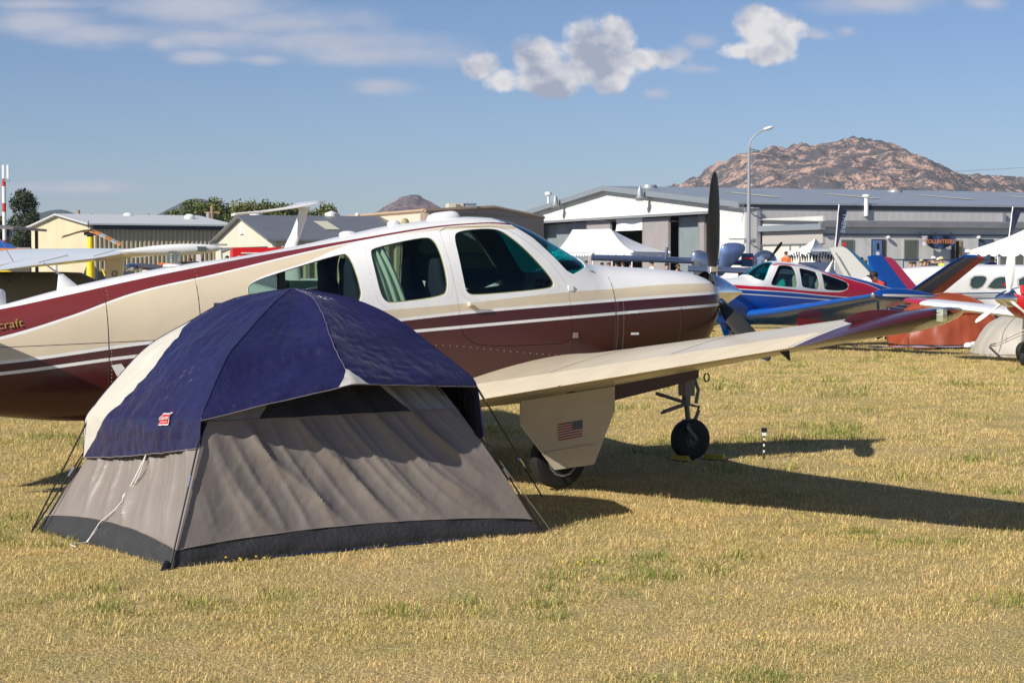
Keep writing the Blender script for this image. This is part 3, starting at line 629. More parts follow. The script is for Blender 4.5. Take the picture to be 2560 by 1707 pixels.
W1=smoothpoly(S([(1365,262),(1395,226),(1560,212),(1640,222),(1720,275),(1800,345),(1880,430),(1950,515),(1955,548),(1925,568),(1500,606),(1450,596),(1432,555),(1400,400)],z2f))
W2=smoothpoly(S([(878,355),(895,325),(1190,262),(1250,275),(1290,345),(1328,490),(1334,575),(1305,612),(1010,652),(965,640),(935,585),(905,460)],z2f))
W3=smoothpoly(S([(160,560),(185,530),(300,485),(710,358),(755,370),(790,440),(820,540),(832,605),(810,655),(720,672),(400,690),(230,665),(168,605)],z2f))
WSL=sorted(S([(1700,190),(1830,268),(1960,388),(2030,462),(2068,482),(2140,438)],z2f))
DOOR=smoothpoly(S([(1272,208),(1305,300),(1340,400),(1372,540),(1400,700),(1415,820),(1450,868),(1530,902),(1800,898),(2066,884),(2060,760),(2050,650),(2040,565),(2000,495),(1900,375),(1760,262),(1640,200),(1450,203)],z2f),1)
def curve_pts(parts,ends):
    p=sorted(sum(parts,[])); q=[]
    for x,z in p:
        if not q or x-q[-1][0]>.04: q.append((x,z))
    return sorted(ends[0]+q+ends[1])
red_top=curve_pts([S([(0,975),(450,880),(900,780),(1400,680),(2000,572),(2300,520)],z1f),S([(1270,199),(1450,184),(1600,178)],z2f)],([(-7.1,1.22)],[(-1.9,2.07),(-1.6,2.4),(.4,2.4)]))
red_bot=curve_pts([S([(0,1155),(450,1020),(900,860),(1400,745),(2000,600),(2300,537)],z1f),S([(1270,209),(1450,192),(1600,186)],z2f)],([(-7.1,1.0)],[(-1.9,2.055),(-1.6,2.4),(.4,2.4)]))
white_bot=curve_pts([S([(0,1175),(450,1036),(900,872),(1400,756),(2000,609),(2300,543)],z1f),S([(1270,214),(1450,196),(1600,190)],z2f)],([(-7.1,.98)],[(-1.9,2.045),(-1.6,2.4),(.4,2.4)]))
isl_up=curve_pts([S([(1600,845),(1625,810),(1680,777),(2000,668),(2300,585)],z1f),S([(740,312),(900,272),(1200,232),(1450,215),(1600,208)],z2f)],([(-7.1,1.3)],[(-1.9,2.02),(-1.6,2.4),(.4,2.4)]))
isl_lo=curve_pts([S([(905,695),(1390,655),(2040,585),(2330,565)],z2f),S([(1600,1222),(2080,1205)],z3f)],([(-7.1,1.9),(isl_up[1][0]-.03,1.6),(isl_up[1][0]+.05,1.46),(isl_up[1][0]+.2,1.385),(-3.8,1.35)],[(.4,1.58)]))
isl_up=[p for p in isl_up if p[0]!=-7.1]; isl_up=[(-7.1,1.2),(isl_up[0][0]-.04,1.3)]+isl_up
l1top=curve_pts([S([(0,1312),(1080,1170)],z1f),S([(990,745),(1400,700),(2340,622)],z2f),S([(2100,1288)],z3f)],([(-7.1,.97)],[(.4,1.51)]))
l1bot=[(x,z-.024) for x,z in l1top]
l2top=curve_pts([S([(0,1385),(940,1265)],z1f),S([(1130,806),(2340,700)],z2f),S([(2160,1398)],z3f)],([(-7.1,.87)],[(.4,1.41)]))
l2bot=[(x,z-.024) for x,z in l2top]
def paint(name,cols,dirt=True):
    m=bpy.data.materials.new(name); m.use_nodes=True; t=m.node_tree; p=t.nodes['Principled BSDF']; p.inputs['Roughness'].default_value=.26; p.inputs['Coat Weight'].default_value=.16; p.inputs['Coat Roughness'].default_value=.06
    tc=N(t,'ShaderNodeTexCoord'); sp=N(t,'ShaderNodeSeparateXYZ'); t.links.new(tc.outputs['Object'],sp.inputs[0])
    X=mth(t,'MULTIPLY',mth(t,'ADD',sp.outputs[0],7.2),1/7.7,None,True); Z=sp.outputs[2]
    def cv(pts):
        n=N(t,'ShaderNodeFloatCurve'); c=n.mapping.curves[0]
        pp=[((x+7.2)/7.7,z/2.5) for x,z in pts]; pp=[(max(0,min(1,a)),max(0,min(1,b))) for a,b in pp]
        c.points[0].location=pp[0]; c.points[1].location=pp[-1]
        for q in pp[1:-1]: c.points.new(*q)
        for q in c.points: q.handle_type='AUTO_CLAMPED'
        n.mapping.update(); t.links.new(X,n.inputs['Value']); return mth(t,'MULTIPLY',n.outputs[0],2.5)
    lower,wh,band,field,stripe,roof=cols; c=lower
    for pts,col in ((l2bot,wh),(l2top,band),(l1bot,wh),(l1top,field),(isl_lo,wh),(isl_up,field),(white_bot,wh),(red_bot,stripe),(red_top,roof)):
        c=mixc(t,mth(t,'GREATER_THAN',Z,cv(pts)),c,col)
    if dirt:
        n=N(t,'ShaderNodeTexNoise'); n.inputs['Scale'].default_value=2.5; n.inputs['Detail'].default_value=6; t.links.new(tc.outputs['Object'],n.inputs[0])
        hs=N(t,'ShaderNodeHueSaturation'); t.links.new(c,hs.inputs['Color']); t.links.new(mth(t,'ADD',mth(t,'MULTIPLY',n.outputs[0],.16),.92),hs.inputs['Value']); c=hs.outputs[0]
        n2=N(t,'ShaderNodeTexNoise'); n2.inputs['Scale'].default_value=5; n2.inputs['Detail'].default_value=2; t.links.new(tc.outputs['Object'],n2.inputs[0])
        b=N(t,'ShaderNodeBump'); b.inputs['Strength'].default_value=.22; b.inputs['Distance'].default_value=.02; t.links.new(n2.outputs[0],b.inputs['Height']); t.links.new(b.outputs[0],p.inputs['Normal'])
    t.links.new(c,p.inputs['Base Color']); return m
WH=(.74,.735,.73); BE=(.60,.51,.37); MA=(.060,.010,.011)
P_main=paint('cream_maroon_scheme',(MA,WH,MA,BE,(.165,.026,.026),WH))
P_blue=paint('blue_red_scheme',((.003,.07,.36),WH,(.003,.06,.30),(.50,.008,.03),(.02,.06,.30),WH),False)
M_int=mat('cabin_lining',(.05,.06,.06),.8); M_seat=mat('seat_cloth',(.018,.024,.045),.85); M_pseat=mat('seat_pale',(.35,.37,.36),.8)
G_tint=glass('tinted_glass',(.52,.64,.58),.025); G_ws=glass('windshield_tint',(.0,.55,.58),.03); G_clear=glass('clear_lens',(.80,.82,.74),.10)
M_olive=mat('window_seal',(.26,.24,.10),.5); M_seam=mat('seam_dark',(.02,.015,.012),.8); M_rivet=mat('rivet_head',(.55,.5,.42),.4,.3)  # panel seams are drawn as thin dark lines
def prism_y(poly,y0,y1): return MB().prism([Vector((x,y0,z)) for x,z in poly],(0,y1-y0,0))
def airfoil(c,th,x0,x1,n,off=0):
    def y(x,s):
        yt=5*th*(.2969*math.sqrt(max(x,0))-.126*x-.3516*x*x+.2843*x**3-.1036*x**4); return .02*4*x*(1-x)+s*yt
    up=[(x0+(x1-x0)*(1-i/n)**1.6 if x0==0 else x1+(x0-x1)*i/n) for i in range(n+1)]
    return [(x*c,y(x,1)*c+off) for x in up]+[(x*c,y(x,-1)*c-off) for x in reversed(up) if not(x0==0 and x==0)]
def wing_sec(y,s,x0,x1,n,off=0,q=0):
    a=abs(y); le=-1.12-.02*a+.30*max(0,1-a/1.3)**1.6; te=-3.2+.19*a; tz=.738+.16*(a-1.67); c=le-te; th=.165-.008*a; lz=tz+.15*c
    if q: # rounded tip
        le0,te0,c0,tz0=le,te,c,tz
        c=c0*math.sqrt(max(0,1-q*q))*.96+.05; le=le0-.02-.20*q**2; te=le-c; tz=tz0+.12*(c0-c)+.02*q; th=th*(1-.15*q); lz=tz+.14*c
    out=[]
    for xc,zc in airfoil(c,th,x0,x1,n,off):
        f=xc/c; out.append(Vector((le-xc,s*a,lz+(tz-lz)*f+zc)))
    return out
def vtail_sec(u,s,x0=0,x1=1,n=8,off=0):
    # u 0..1 along the ruddervator
    le=-6.10-.62*u-.10*max(0,u-.85)*6; te=-7.46-.24*u+.3*max(0,u-.9); c=le-te; d=R(35); L=1.95*u
    out=[]
    for xc,zc in airfoil(c,.09,x0,x1,n,off):
        out.append(Vector((le-xc,s*(.12+L*math.cos(d)-(zc-.02*c*0)*math.sin(d)),1.12+L*math.sin(d)+zc*math.cos(d)+.0)))
    return out
def wheel(parent,x,y,r,wd,hub=True):
    t=MB(); prof=[(r*.42,-wd*.40),(r*.80,-wd*.5),(r*.94,-wd*.42),(r,-wd*.2),(r*1.005,0),(r,wd*.2),(r*.94,wd*.42),(r*.80,wd*.5),(r*.42,wd*.40)]
    t.lathe(prof,(x,y,r),axis='Y',n=40); o=t.build('tyre',M_black,parent,smooth=True)
    h=MB(); h.lathe([(.01,-wd*.30),(r*.2,-wd*.36),(r*.22,-wd*.26),(r*.34,-wd*.24),(r*.44,-wd*.43),(r*.45,wd*.43),(r*.42,wd*.24),(r*.2,wd*.36),(.01,wd*.3)],(x,y,r),axis='Y',n=32); h.build('rim',mat('rim_grey',(.09,.09,.085),.5,.5),o,smooth=True)
    return o
def bonanza(label,P,tip,wingm,tipm,loc,rz,group=None,main=True,seatm=None,ctrlm=None,underm=None,spinner=None,vt=None):
    root=empty('v_tail_aircraft',loc,rz,label,'aircraft')
    xs=[-7.05+i*.11 for i in range(52)]; xs=[x for x in xs if x<-1.4]+[-1.4+i*.06 for i in range(24)]; xs=[x for x in xs if x<-.02]+[-.02,.02,.05,.08,.10,.12]
    body=MB().loft([ring(x) for x in xs]).build('fuselage',P,root)
    cavx=[-4.45+i*.12 for i in range(28)]; cavx=[x for x in cavx if x<-1.16]+[-1.14]
    cav=MB().loft([ring(x,56,.035,.03,.98) for x in cavx]).build('cav',M_int,root)
    body.data.materials.append(M_int)
    dg=bpy.context.evaluated_depsgraph_get()
    boolean(body,cav,transfer=True); drop(cav)
    skin=body
    for wpoly in (W1,W2,W3):
        c=prism_y(wpoly,-.8,.8).build('c',P,root); boolean(skin,c,transfer=True); drop(c)
    wsp=[(WSL[0][0]-.12,2.3)]+WSL+[(WSL[-1][0]+.03,2.3)]
    # lower edge meets the roof line at both ends
    x0,x1=WSL[0][0]-.10,WSL[-1][0]+.02
    wsp=[(x0,interp(ZT,x0)-.012),]+WSL+[(x1,interp(ZT,x1)-.005),(x1,2.5),(x0,2.5)]
    c=prism_y(wsp,-.8,.8).build('c',P,root); boolean(skin,c,transfer=True); drop(c)
    if main:
        dcut=prism_y(DOOR,-.9,-.02).build('c',P,root); door=skin.copy(); door.data=skin.data.copy(); C.objects.link(door)
        cx=sum(p[0] for p in DOOR)/len(DOOR); cz=sum(p[1] for p in DOOR)/len(DOOR)
        d2=prism_y([(cx+(x-cx)*.994,cz+(z-cz)*.992) for x,z in DOOR],-.9,-.02).build('c',P,root)
        boolean(door,d2,'INTERSECT',True); boolean(skin,dcut,transfer=True); drop(dcut); drop(d2); door.name='cabin_door'; door.parent=root
    for o in [skin]+([door] if main else []):
        o.data.shade_smooth(); o.data.set_sharp_from_angle(angle=R(28))
    skin.name='fuselage'
    # window panes, seals
    for k,wpoly in enumerate((W1,W2,W3)):
        for s in (-1,1):
            par=door if (main and k==0 and s==-1) else root
            xa=min(p[0] for p in wpoly)+.002; xb=max(p[0] for p in wpoly)-.002
            def zr_(x):
                zs=[]
                for i in range(len(wpoly)):
                    a,b=wpoly[i],wpoly[(i+1)%len(wpoly)]
                    if (a[0]-x)*(b[0]-x)<=0 and a[0]!=b[0]: zs.append(a[1]+(b[1]-a[1])*(x-a[0])/(b[0]-a[0]))
                return (min(zs),max(zs)) if zs else (1.6,1.6)
            def gf(u,v):
                x=xa+(xb-xa)*(.5-.5*math.cos(math.pi*u)); lo,hi=zr_(x); z=lo+(hi-lo)*v; return Vector((x,s*(hwz(x,z)-.010),z))
            MB().grid(gf,26,8).build('window_pane',G_tint,par,smooth=True)
            pts=[Vector((x,s*(hwz(x,z)-.017),z)) for x,z in wpoly]
            MB().tube(pts,.009,6,closed=True).build('window_seal',M_olive,par,smooth=True)
    def gl(u,v):
        x=x0+(x1-x0)*u; zl=interp([(x0,interp(ZT,x0)-.012)]+WSL+[(x1,interp(ZT,x1)-.005)],x); zt,b,h,cc=sect(x,.006,.006)
        q=max(0,min(.9999,(zl-cc)/(zt-cc))); a0=math.asin(q**(NT/2)); a=a0+(math.pi-2*a0)*v; cs,sn=math.cos(a),math.sin(a)
        return Vector((x,-h*math.copysign(abs(cs)**(2/NT),cs),cc+(zt-cc)*abs(sn)**(2/NT)))
    MB().grid(gl,30,30).build('windshield',G_ws,root,smooth=True)
    seatm=seatm or M_seat
    # interior
    for sx in (-2.40,-3.15):
        for sy in (-.25,.25):
            mb=MB(); 
            prof=[(0,.98,.18,.20),(0,1.12,.20,.21),(-.05,1.25,.11,.22),(-.10,1.42,.07,.21),(-.13,1.56,.055,.17),(-.14,1.62,.05,.13),(-.15,1.72,.05,.13),(-.16,1.78,.03,.10)]
            rings=[[Vector((sx+a-.05+dx*math.copysign(abs(math.cos(q))**.6,math.cos(q)),sy+dy*math.copysign(abs(math.sin(q))**.6,math.sin(q)),z)) for q in [2*math.pi*j/14 for j in range(14)]] for a,z,dx,dy in prof]
            mb.loft(rings); mb.build('seat',seatm,root,smooth=True,ang=60)
    if main:
        mb=MB(); 
        mb.loft([[Vector((x,s_*.46*sc,z)) for x,z,sc in ((-1.46,1.66,.86),(-1.46,1.15,1.0),(-1.30,1.15,1.0),(-1.20,1.68,.8))] for s_ in (-1,0,1)],closed_end=True)
        pn=mb.build('instrument_panel',mat('panel_grey',(.26,.28,.26),.5),root)
        for j in range(6):
            for k in range(2):
                MB().lathe([(.012,0),(.038,0),(.044,.006),(.044,-.006)],(-1.47,-.38+j*.1,1.56-k*.11),axis='X',n=14).build('dial',mat('dial_dark',(.01,.012,.012),.3),pn)
        MB().tube([(-1.42,-.28,1.42),(-1.55,-.28,1.42)],.012).build('control_column',M_dark,root)
        MB().tube([(-1.56,-.28+.11*math.cos(a),1.43+.06*math.sin(a)) for a in [math.pi*k/8 for k in range(-1,10)]],.012).build('yoke',M_dark,root)
        def cur(u,v):
            x=-3.26+.20*u+.10*(1-v)*u+.05*(1-v); z=1.42+.46*v-.05*u*(1-v); return Vector((x,-(hwz(x,min(z,1.9))-.05)+.02*math.sin(u*26+v*2),z))
        MB().grid(cur,40,12).build('curtain',mat('curtain_cloth',(.62,.66,.58),.85),root,smooth=True)
        MB().tube([(-3.80,.05,1.74),(-3.80,.05,1.1)],.035).build('cabin_post',M_olive,root)
        sh_=[(-2.56,1.60),(-2.56,2.0),(-2.2,2.06),(-1.86,1.9),(-1.60,1.62),(-1.9,1.50),(-2.2,1.58)]
        MB().prism([Vector((x,.40 if z>1.8 else .45,z)) for x,z in sh_],(0,.012,0)).build('added_dark_panel',mat('added_panel_dark',(.02,.035,.032),.8),root)  # added dark sheet inside the far window, darkens the view through the cabin
        st=[(278,913),(302,909),(326,938),(322,960),(304,962)]
        q_=[Vector((*[(a,-(hwz(a,b)+.004),b) for a,b in (surf(*p_),)][0],)) for p_ in st]
        MB().prism(q_,(0,-.01,0)).build('boarding_step',M_white,skin)
        # seams
        def seamx(x,za,zb_,nm='seam'):
            pts=[]
            for i in range(15):
                z=za+(zb_-za)*i/14; pts.append(Vector((x,-(hwz(x,z)+.0005),z)))
            MB().tube(pts,.0028,4).build(nm,M_seam,skin)
        for xx,a,b in ((-5.28,.62,1.60),(-4.60,.62,1.71),(-1.06,.8,1.62),(-1.50,.72,1.12),(-.40,.95,1.36)): seamx(xx,a,b)
        MB().tube([Vector((x,-(hwz(x,z)+.0005),z)) for x,z in [(-6.4+i*.1,1.115+.034*i*.1) for i in range(21)]],.002,4).build('seam',M_seam,skin)
        pts=[Vector((x,-(hwz(x,z)+.001),z)) for x,z in DOOR]
        mb=MB(); 
        def rv(x,z,r=.005):
            y=-(hwz(x,z)+.001); mb.add([(x-r,y,z),(x,y,z-r),(x+r,y,z),(x,y,z+r),(x,y-.003,z)],[(0,1,4),(1,2,4),(2,3,4),(3,0,4)])
        for xx,a,b in ((-5.26,.75,1.56),(-4.58,.75,1.68),(-1.04,.95,1.6),(-.98,.95,1.6)):
            for i in range(30): rv(xx,a+(b-a)*i/29,.0035)
        for i in range(26): rv(-2.95+i*.06,1.10-.12*sstep(0,26,i)+0.0,.0035)
        for i in range(18): rv(-4.55+i*.012*5,1.48,.0035)
        for wpoly in (W1,W2):
            cx=sum(p[0] for p in wpoly)/len(wpoly); cz=sum(p[1] for p in wpoly)/len(wpoly)
            for i in range(0,len(wpoly),1):
                x,z=wpoly[i]; d=Vector((x-cx,z-cz)).normalized()*.045; rv(x+d.x,z+d.y,.0035)
        for i in range(len(WSL)-1):
            for k in range(5):
                f=k/5; x=WSL[i][0]*(1-f)+WSL[i+1][0]*f-.0; z=WSL[i][1]*(1-f)+WSL[i+1][1]*f-.035; rv(x,z,.0035)
        tag(mb.build('rivets',M_rivet,skin),kind='stuff')
        # handle, hinge, latch
        hx,hz=surf(*z2f((1500,652))); hy=-(hwz(hx,hz))
        h=MB().box((hx-.01,hy-.035,hz),(.12,.014,.020)); h.box((hx-.065,hy-.018,hz-.004),(.025,.04,.03)); h.build('door_handle',mat('handle_cream',(.72,.66,.52),.35,.2),door)
        for pp in ((2050,562),(2078,838)):
            x,z=surf(*z2f(pp)); q=MB().box((x,-(hwz(x,z)+.004),z),(.045,.014,.045)); q.build('hinge',mat('hinge_metal',(.30,.24,.22),.4,.5) if pp[1]>600 else M_white,skin)
        x,z=surf(*z3f((1310,1495))); MB().box((x,-(hwz(x,z)+.002),z),(.09,.006,.012)).build('vent_slot',M_white,skin)
        x,z=surf(1587,834); MB().box((x,-(hwz(x,z)+.002),z),(.075,.006,.018)).build('small_placard',M_white,skin)
        # plate and lettering
        x,z=surf(566,767); y=-(hwz(x,z)+.004); pl=MB().box((x,y,z),(.20,.006,.062)); pl=pl.build('registration_plate',mat('plate_blue',(.06,.085,.12),.4),skin)
        text('V35','plate_text',.05,mat('plate_letter',(.45,.5,.55),.4),pl,frame_mat((x-.02,y-.0045,z),(1,0,0),(0,0,1)),bold=.001,spacing=1.2)
        x,z=surf(30,812); y=-(hwz(x,z)+.002)
        sp3=lambda a,b: Vector((a,-(hwz(a,b)+.004),b)); ex=sp3(x+.02,z+.013)-sp3(x-.30,z-.030)
        text('Beechcraft','brand_lettering',.092,mat('gold_letter',(.30,.20,.045),.4),skin,frame_mat(sp3(x-.13,z-.012)+Vector((0,-.008,0)),ex,sp3(x-.30,z+.04)-sp3(x-.30,z-.09)),spacing=1.05)
        x,z=surf(868,751); MB().lathe([(.001,0),(.022,0),(.022,.002)],(x,-(hwz(x,z)-.004),z),axis='Y',n=16).build('sticker',mat('sticker_white',(.6,.65,.66),.5),root)
        # roof fittings
        def top(x): return interp(ZT,x)
        xf,_=at_y(1108,545,0); 
        mb=MB(); rings=[]
        for i in range(13):
            u=-1+2*i/12; hh=.075*math.sqrt(max(0,1-u**4))+.002; x=xf+.16*u; rings.append([Vector((x,.07*math.sqrt(max(.02,1-u*u))*math.cos(a),top(x)-.02+hh*max(0,math.sin(a)))) for a in [2*math.pi*j/16 for j in range(16)]])
        mb.loft(rings).build('roof_antenna',M_white,root,smooth=True)
        for px,ww,hh,mm in ((985,.06,.03,M_white),(1013,.035,.03,mat('olive_cap',(.28,.26,.12),.5)),(870,.08,.02,M_white)):
            x,_=at_y(px,560,0); MB().ell((x,0,top(x)),(ww,.03,hh+.01),12,8).build('roof_fitting',mm,root,smooth=True)
        x,_=at_y(434,664,0); b=MB().lathe([(.0,.012),(.075,.01),(.085,-.01)],(x,0,top(x)+.005),n=24).build('beacon_base',M_white,root,smooth=True)
        MB().lathe([(.052,.0),(.052,.08),(.046,.095),(.03,.104),(.001,.106)],(x,0,top(x)+.012),n=24).build('beacon_lens',G_clear,b,smooth=True)
        mb=MB()
        for k in range(8):
            a=k*math.pi/4
            for j in range(4): mb.box((x+.03*math.cos(a),.03*math.sin(a),top(x)+.03+j*.02),(.013,.013,.012),a)
        mb.build('led_array',M_chrome,b)
        x,_=at_y(176,730,0); xt,zt_=at_y(109,658,0)
        mb=MB(); mb.loft([[Vector((x-.07*f+dx*(.085*(1-f)+.018),.018*(1-f)*dy+.006*dy,top(x)-.03+ .13*f)) for dx,dy in ((1,0),(.5,1),(-.6,1),(-1,0),(-.6,-1),(.5,-1))] for f in (0,.25,.5,.75,1)])
        mb.build('antenna_base',M_white,root,smooth=True,ang=60); MB().tube([(x-.07,0,top(x)+.09),(xt,0,zt_)],[.009,.005],6).build('whip_antenna',M_grey,root,smooth=True)
        x,_=at_y(5,735,0); mb=MB(); mb.loft([[Vector((x-.1+.13*q*math.cos(a)-.0*f,.03*q*math.sin(a),top(x)-.03+.15*f)) for a in [2*math.pi*j/12 for j in range(12)]] for f,q in ((0,1.35),(.3,1),(.85,.95),(.97,.8),(1,.5))]); mb.build('fin_antenna',M_white,root,smooth=True)
    # wings
    for s in (-1,1):
        par=root
        wg=MB().loft([wing_sec(y,s,0,.745,16) for y in (.3,.5,.62)]+[wing_sec(.62+i*(5.0-.62)/22,s,0,.745,16) for i in range(1,23) if .62+i*(5.0-.62)/22<4.78]+[wing_sec(4.80,s,0,.745,16)]).build('wing',wingm,root,smooth=True,ang=50)
        MB().loft([wing_sec(y,s,.735,1,6) for y in (.3,.45,.63)]).build('wing_root_fairing',wingm,wg,smooth=True,ang=50)
        for nm,ya,yb in (('flap',.645,2.62),('aileron',2.64,4.80)):
            n=int((yb-ya)/.008) if main and s<0 else 12
            rings=[]
            for i in range(n+1):
                y=ya+(yb-ya)*i/n; off=.004*math.sin(2*math.pi*y/.046) if main and s<0 else 0
                rings.append(wing_sec(y,s,.752,1.0,5,off=off))
            MB().loft(rings).build(nm,ctrlm or wingm,wg,smooth=True,ang=60)
        MB().loft([wing_sec(y,s,0,1,18) for y in (4.803,4.835)]).build('tip_stripe',M_white,wg,smooth=True,ang=50)
        MB().loft([wing_sec(y,s,0,1,18) for y in (4.837,4.92,4.998)]).build('wing_end',tipm,wg,smooth=True,ang=50)
        if main:
            # rivet lines and skin joints on the upper side
            mb=MB()
            def up(y,f):
                sec=wing_sec(y,s,0,1,20); n=21; idx=(1-f**(1/1.6))*20; i=min(19,int(idx)); return sec[i].lerp(sec[i+1],idx-i)
            for f in (.12,.30,.52,.72):
                for i in range(110):
                    y=.75+i*4.1/110; p=up(y,f); r=.0035; mb.add([p+Vector((-r,0,.0008)),p+Vector((0,-r,.0008)),p+Vector((r,0,.0008)),p+Vector((0,r,.0008)),p+Vector((0,0,.003))],[(0,1,4),(1,2,4),(2,3,4),(3,0,4)])
            for y in (1.2,1.9,2.62,3.3,4.0,4.7):
                for i in range(40):
                    p=up(y,.08+.64*i/40); r=.0035; mb.add([p+Vector((-r,0,.0008)),p+Vector((0,-r,.0008)),p+Vector((r,0,.0008)),p+Vector((0,r,.0008)),p+Vector((0,0,.003))],[(0,1,4),(1,2,4),(2,3,4),(3,0,4)])
            tag(mb.build('rivets',M_rivet,wg),kind='stuff')
            for y in (1.9,3.3): MB().tube([up(y,.05+.68*i/12)+Vector((0,0,.0004)) for i in range(13)],.0018,4).build('seam',M_seam,wg)
        if tip=='lens':
            qs=[0.0001,.12,.25,.4,.55,.68,.8,.88,.94,.98,.995]
            def tr(q): return wing_sec(5.0+.36*q,s,0,1,18,q=q)
            rings=[tr(q) for q in qs]; mb1=MB(); mb2=MB(); n=len(rings[0])
            mb1.v=[v for r_ in rings for v in r_]; mb2.v=list(mb1.v)
            for i in range(len(rings)-1):
                for j in range(n):
                    j2=(j+1)%n; f=(i*n+j,i*n+j2,(i+1)*n+j2,(i+1)*n+j); xm=sum(mb1.v[k].x for k in f)/4; ym=abs(sum(mb1.v[k].y for k in f)/4)
                    lens= xm>-1.64+.10*(5.42-ym) and ym>5.05
                    (mb2 if lens else mb1).f.append(f); (mb2 if lens else mb1).mi.append(0)
            cap=MB(); cap.v=mb1.v; cap.f=mb1.f; cap.mi=mb1.mi; tp=cap.build('wing_tip',tipm,wg,smooth=True,ang=60); mb2.build('tip_light_lens',G_clear,tp,smooth=True,ang=60)
            p=wing_sec(5.17,s,0,1,18,q=.47); pc_=(p[12]+p[-13])/2; MB().box((pc_.x,s*5.17,pc_.z),(.035,.05,(p[12]-p[-13]).length*.8),R(10)).build('tip_light',M_white,tp)
            mb=MB(); rg=[]
            for i in range(15):
                u=i/14; x=-1.93+.55*u; h_=.055*math.sin(math.pi*u**.75)**.8+.001; base=wing_sec(4.85,s,0,1,18)
                zc=1.395+.03*u; rg.append([Vector((x,s*(4.86+.16*u*.5+.045*math.cos(a)*math.sin(math.pi*min(.999,max(.02,u)))),zc+h_*max(-.5,math.sin(a)))) for a in [2*math.pi*j/12 for j in range(12)]])
            mb.loft(rg).build('tip_fence',tipm,tp,smooth=True)
        else:
            zc=1.39; rg=[]
            for i in range(25):
                u=i/24; x=-.62-1.95*u; r_=.165*(math.sin(math.pi*min(1,u*.5/.38)) if u<.38 else math.cos((u-.38)/.62*math.pi/2)**.85)
                r_=.165*math.sqrt(max(0,1-((u-.35)/.35)**2)) if u<.35 else .165*max(0,math.cos((u-.35)/.65*math.pi/2))**.8
                r_=max(r_,.006); rg.append([Vector((x,s*5.1+r_*math.cos(a),zc-.05*u+r_*.92*math.sin(a))) for a in [2*math.pi*j/20 for j in range(20)]])
            tk=MB().loft(rg).build('tip_tank',P if False else tipm,wg,smooth=True)
            rg=[]
            for i in range(15):
                u=.10+.85*i/14; x=-.62-1.95*u; r_=(.165*math.sqrt(max(0,1-((u-.35)/.35)**2)) if u<.35 else .165*max(0,math.cos((u-.35)/.65*math.pi/2))**.8)+.004
                hh=.032*min(1,(1-u)*2.5)
                rg.append([Vector((x,s*5.1+r_*math.cos(b_)*s,zc-.05*u+.0+r_*.92*math.sin(b_))) for b_ in (-.22,-.1,.02,.14)] if True else None)
            MB().loft(rg,closed_end=False,ringclosed=False).build('tank_stripe',M_white,tk,smooth=True)
            MB().ell((-.64,s*5.1,zc),(.05,.06,.06)).build('tip_light',M_chrome,tk,smooth=True)
        # tail
        sg=MB().loft([vtail_sec(u,s,0,.62) for u in (0,.15,.3,.5,.7,.82,.9,.95,.985,1.0)]).build('stabilizer',vt[0] if vt else P,root,smooth=True,ang=50)
        MB().loft([vtail_sec(u,s,.635,1.0) for u in (.05,.3,.5,.7,.9,.97)]).build('ruddervator',vt[1] if vt else P,sg,smooth=True,ang=50)
        # main gear
        g=MB().tube([(-1.95,s*1.42,.85),(-2.0,s*1.40,.42)],.035,10); g.tube([(-2.0,s*1.40,.45),(-2.02,s*1.42,.24)],.024,10); g.tube([(-2.02,s*1.45,.24),(-2.02,s*1.28,.22)],.024,8); g.tube([(-1.92,s*1.40,.50),(-1.86,s*1.40,.40),(-1.96,s*1.40,.30)],.013,6)
        lg=g.build('main_gear_leg',mat('gear_metal',(.16,.15,.14),.45,.6),root,smooth=True); wheel(lg,-2.02,s*1.30,.225,.15)
        MB().tube([(-2.03+.12*math.cos(a),s*1.41,.225+.12*math.sin(a)) for a in [k*math.pi/6 for k in range(12)]],.008,6,closed=True).build('brake_ring',M_steel,lg)
        if s<0 or True:
            dp=[(-2.43,.70),(-1.62,.79),(-1.62,.60),(-1.80,.19),(-2.14,.165),(-2.43,.52)]
            yd=s*1.47
            gd_=MB().prism([Vector((x,yd,z)) for x,z in dp],(0,s*.022,0)).build('gear_door',wingm if main else (M_red if s>0 else M_blue),root)
            MB().tube([(-2.23,yd+s*.026,.30),(-1.80,yd+s*.026,.345)],.010,6).build('door_stiffener',wingm,gd_)
            if main and s<0:
                yf=yd-.0245; a=at_y(1394.9,1060.2,yf); b_=at_y(1456.1,1048.7,yf); c_=at_y(1394.9,1102,yf); 
                o=Vector((a[0],0,a[1])); ux=Vector((b_[0]-a[0],0,b_[1]-a[1])); uz=Vector((c_[0]-a[0],0,c_[1]-a[1]))
                o+=Vector((0,yf,0))
                fl=MB().add([o,o+ux,o+ux+uz,o+uz],[(0,1,2,3)]).build('flag_decal',mat('flag_white',(.55,.52,.46),.5),gd_)
                mb=MB()
                for k in range(0,13,2): q=o+uz*(k/13)+Vector((0,-.001,0)); mb.add([q,q+ux,q+ux+uz/13,q+uz/13],[(0,1,2,3)])
                mb.build('flag_stripes',mat('flag_red',(.32,.015,.03),.5),fl)
                q=o+ux*.6+Vector((0,-.002,0)); MB().add([q,q+ux*.4,q+ux*.4+uz*7/13,q+uz*7/13],[(0,1,2,3)]).build('flag_canton',mat('flag_blue',(.015,.02,.09),.5),fl)
                mb=MB()
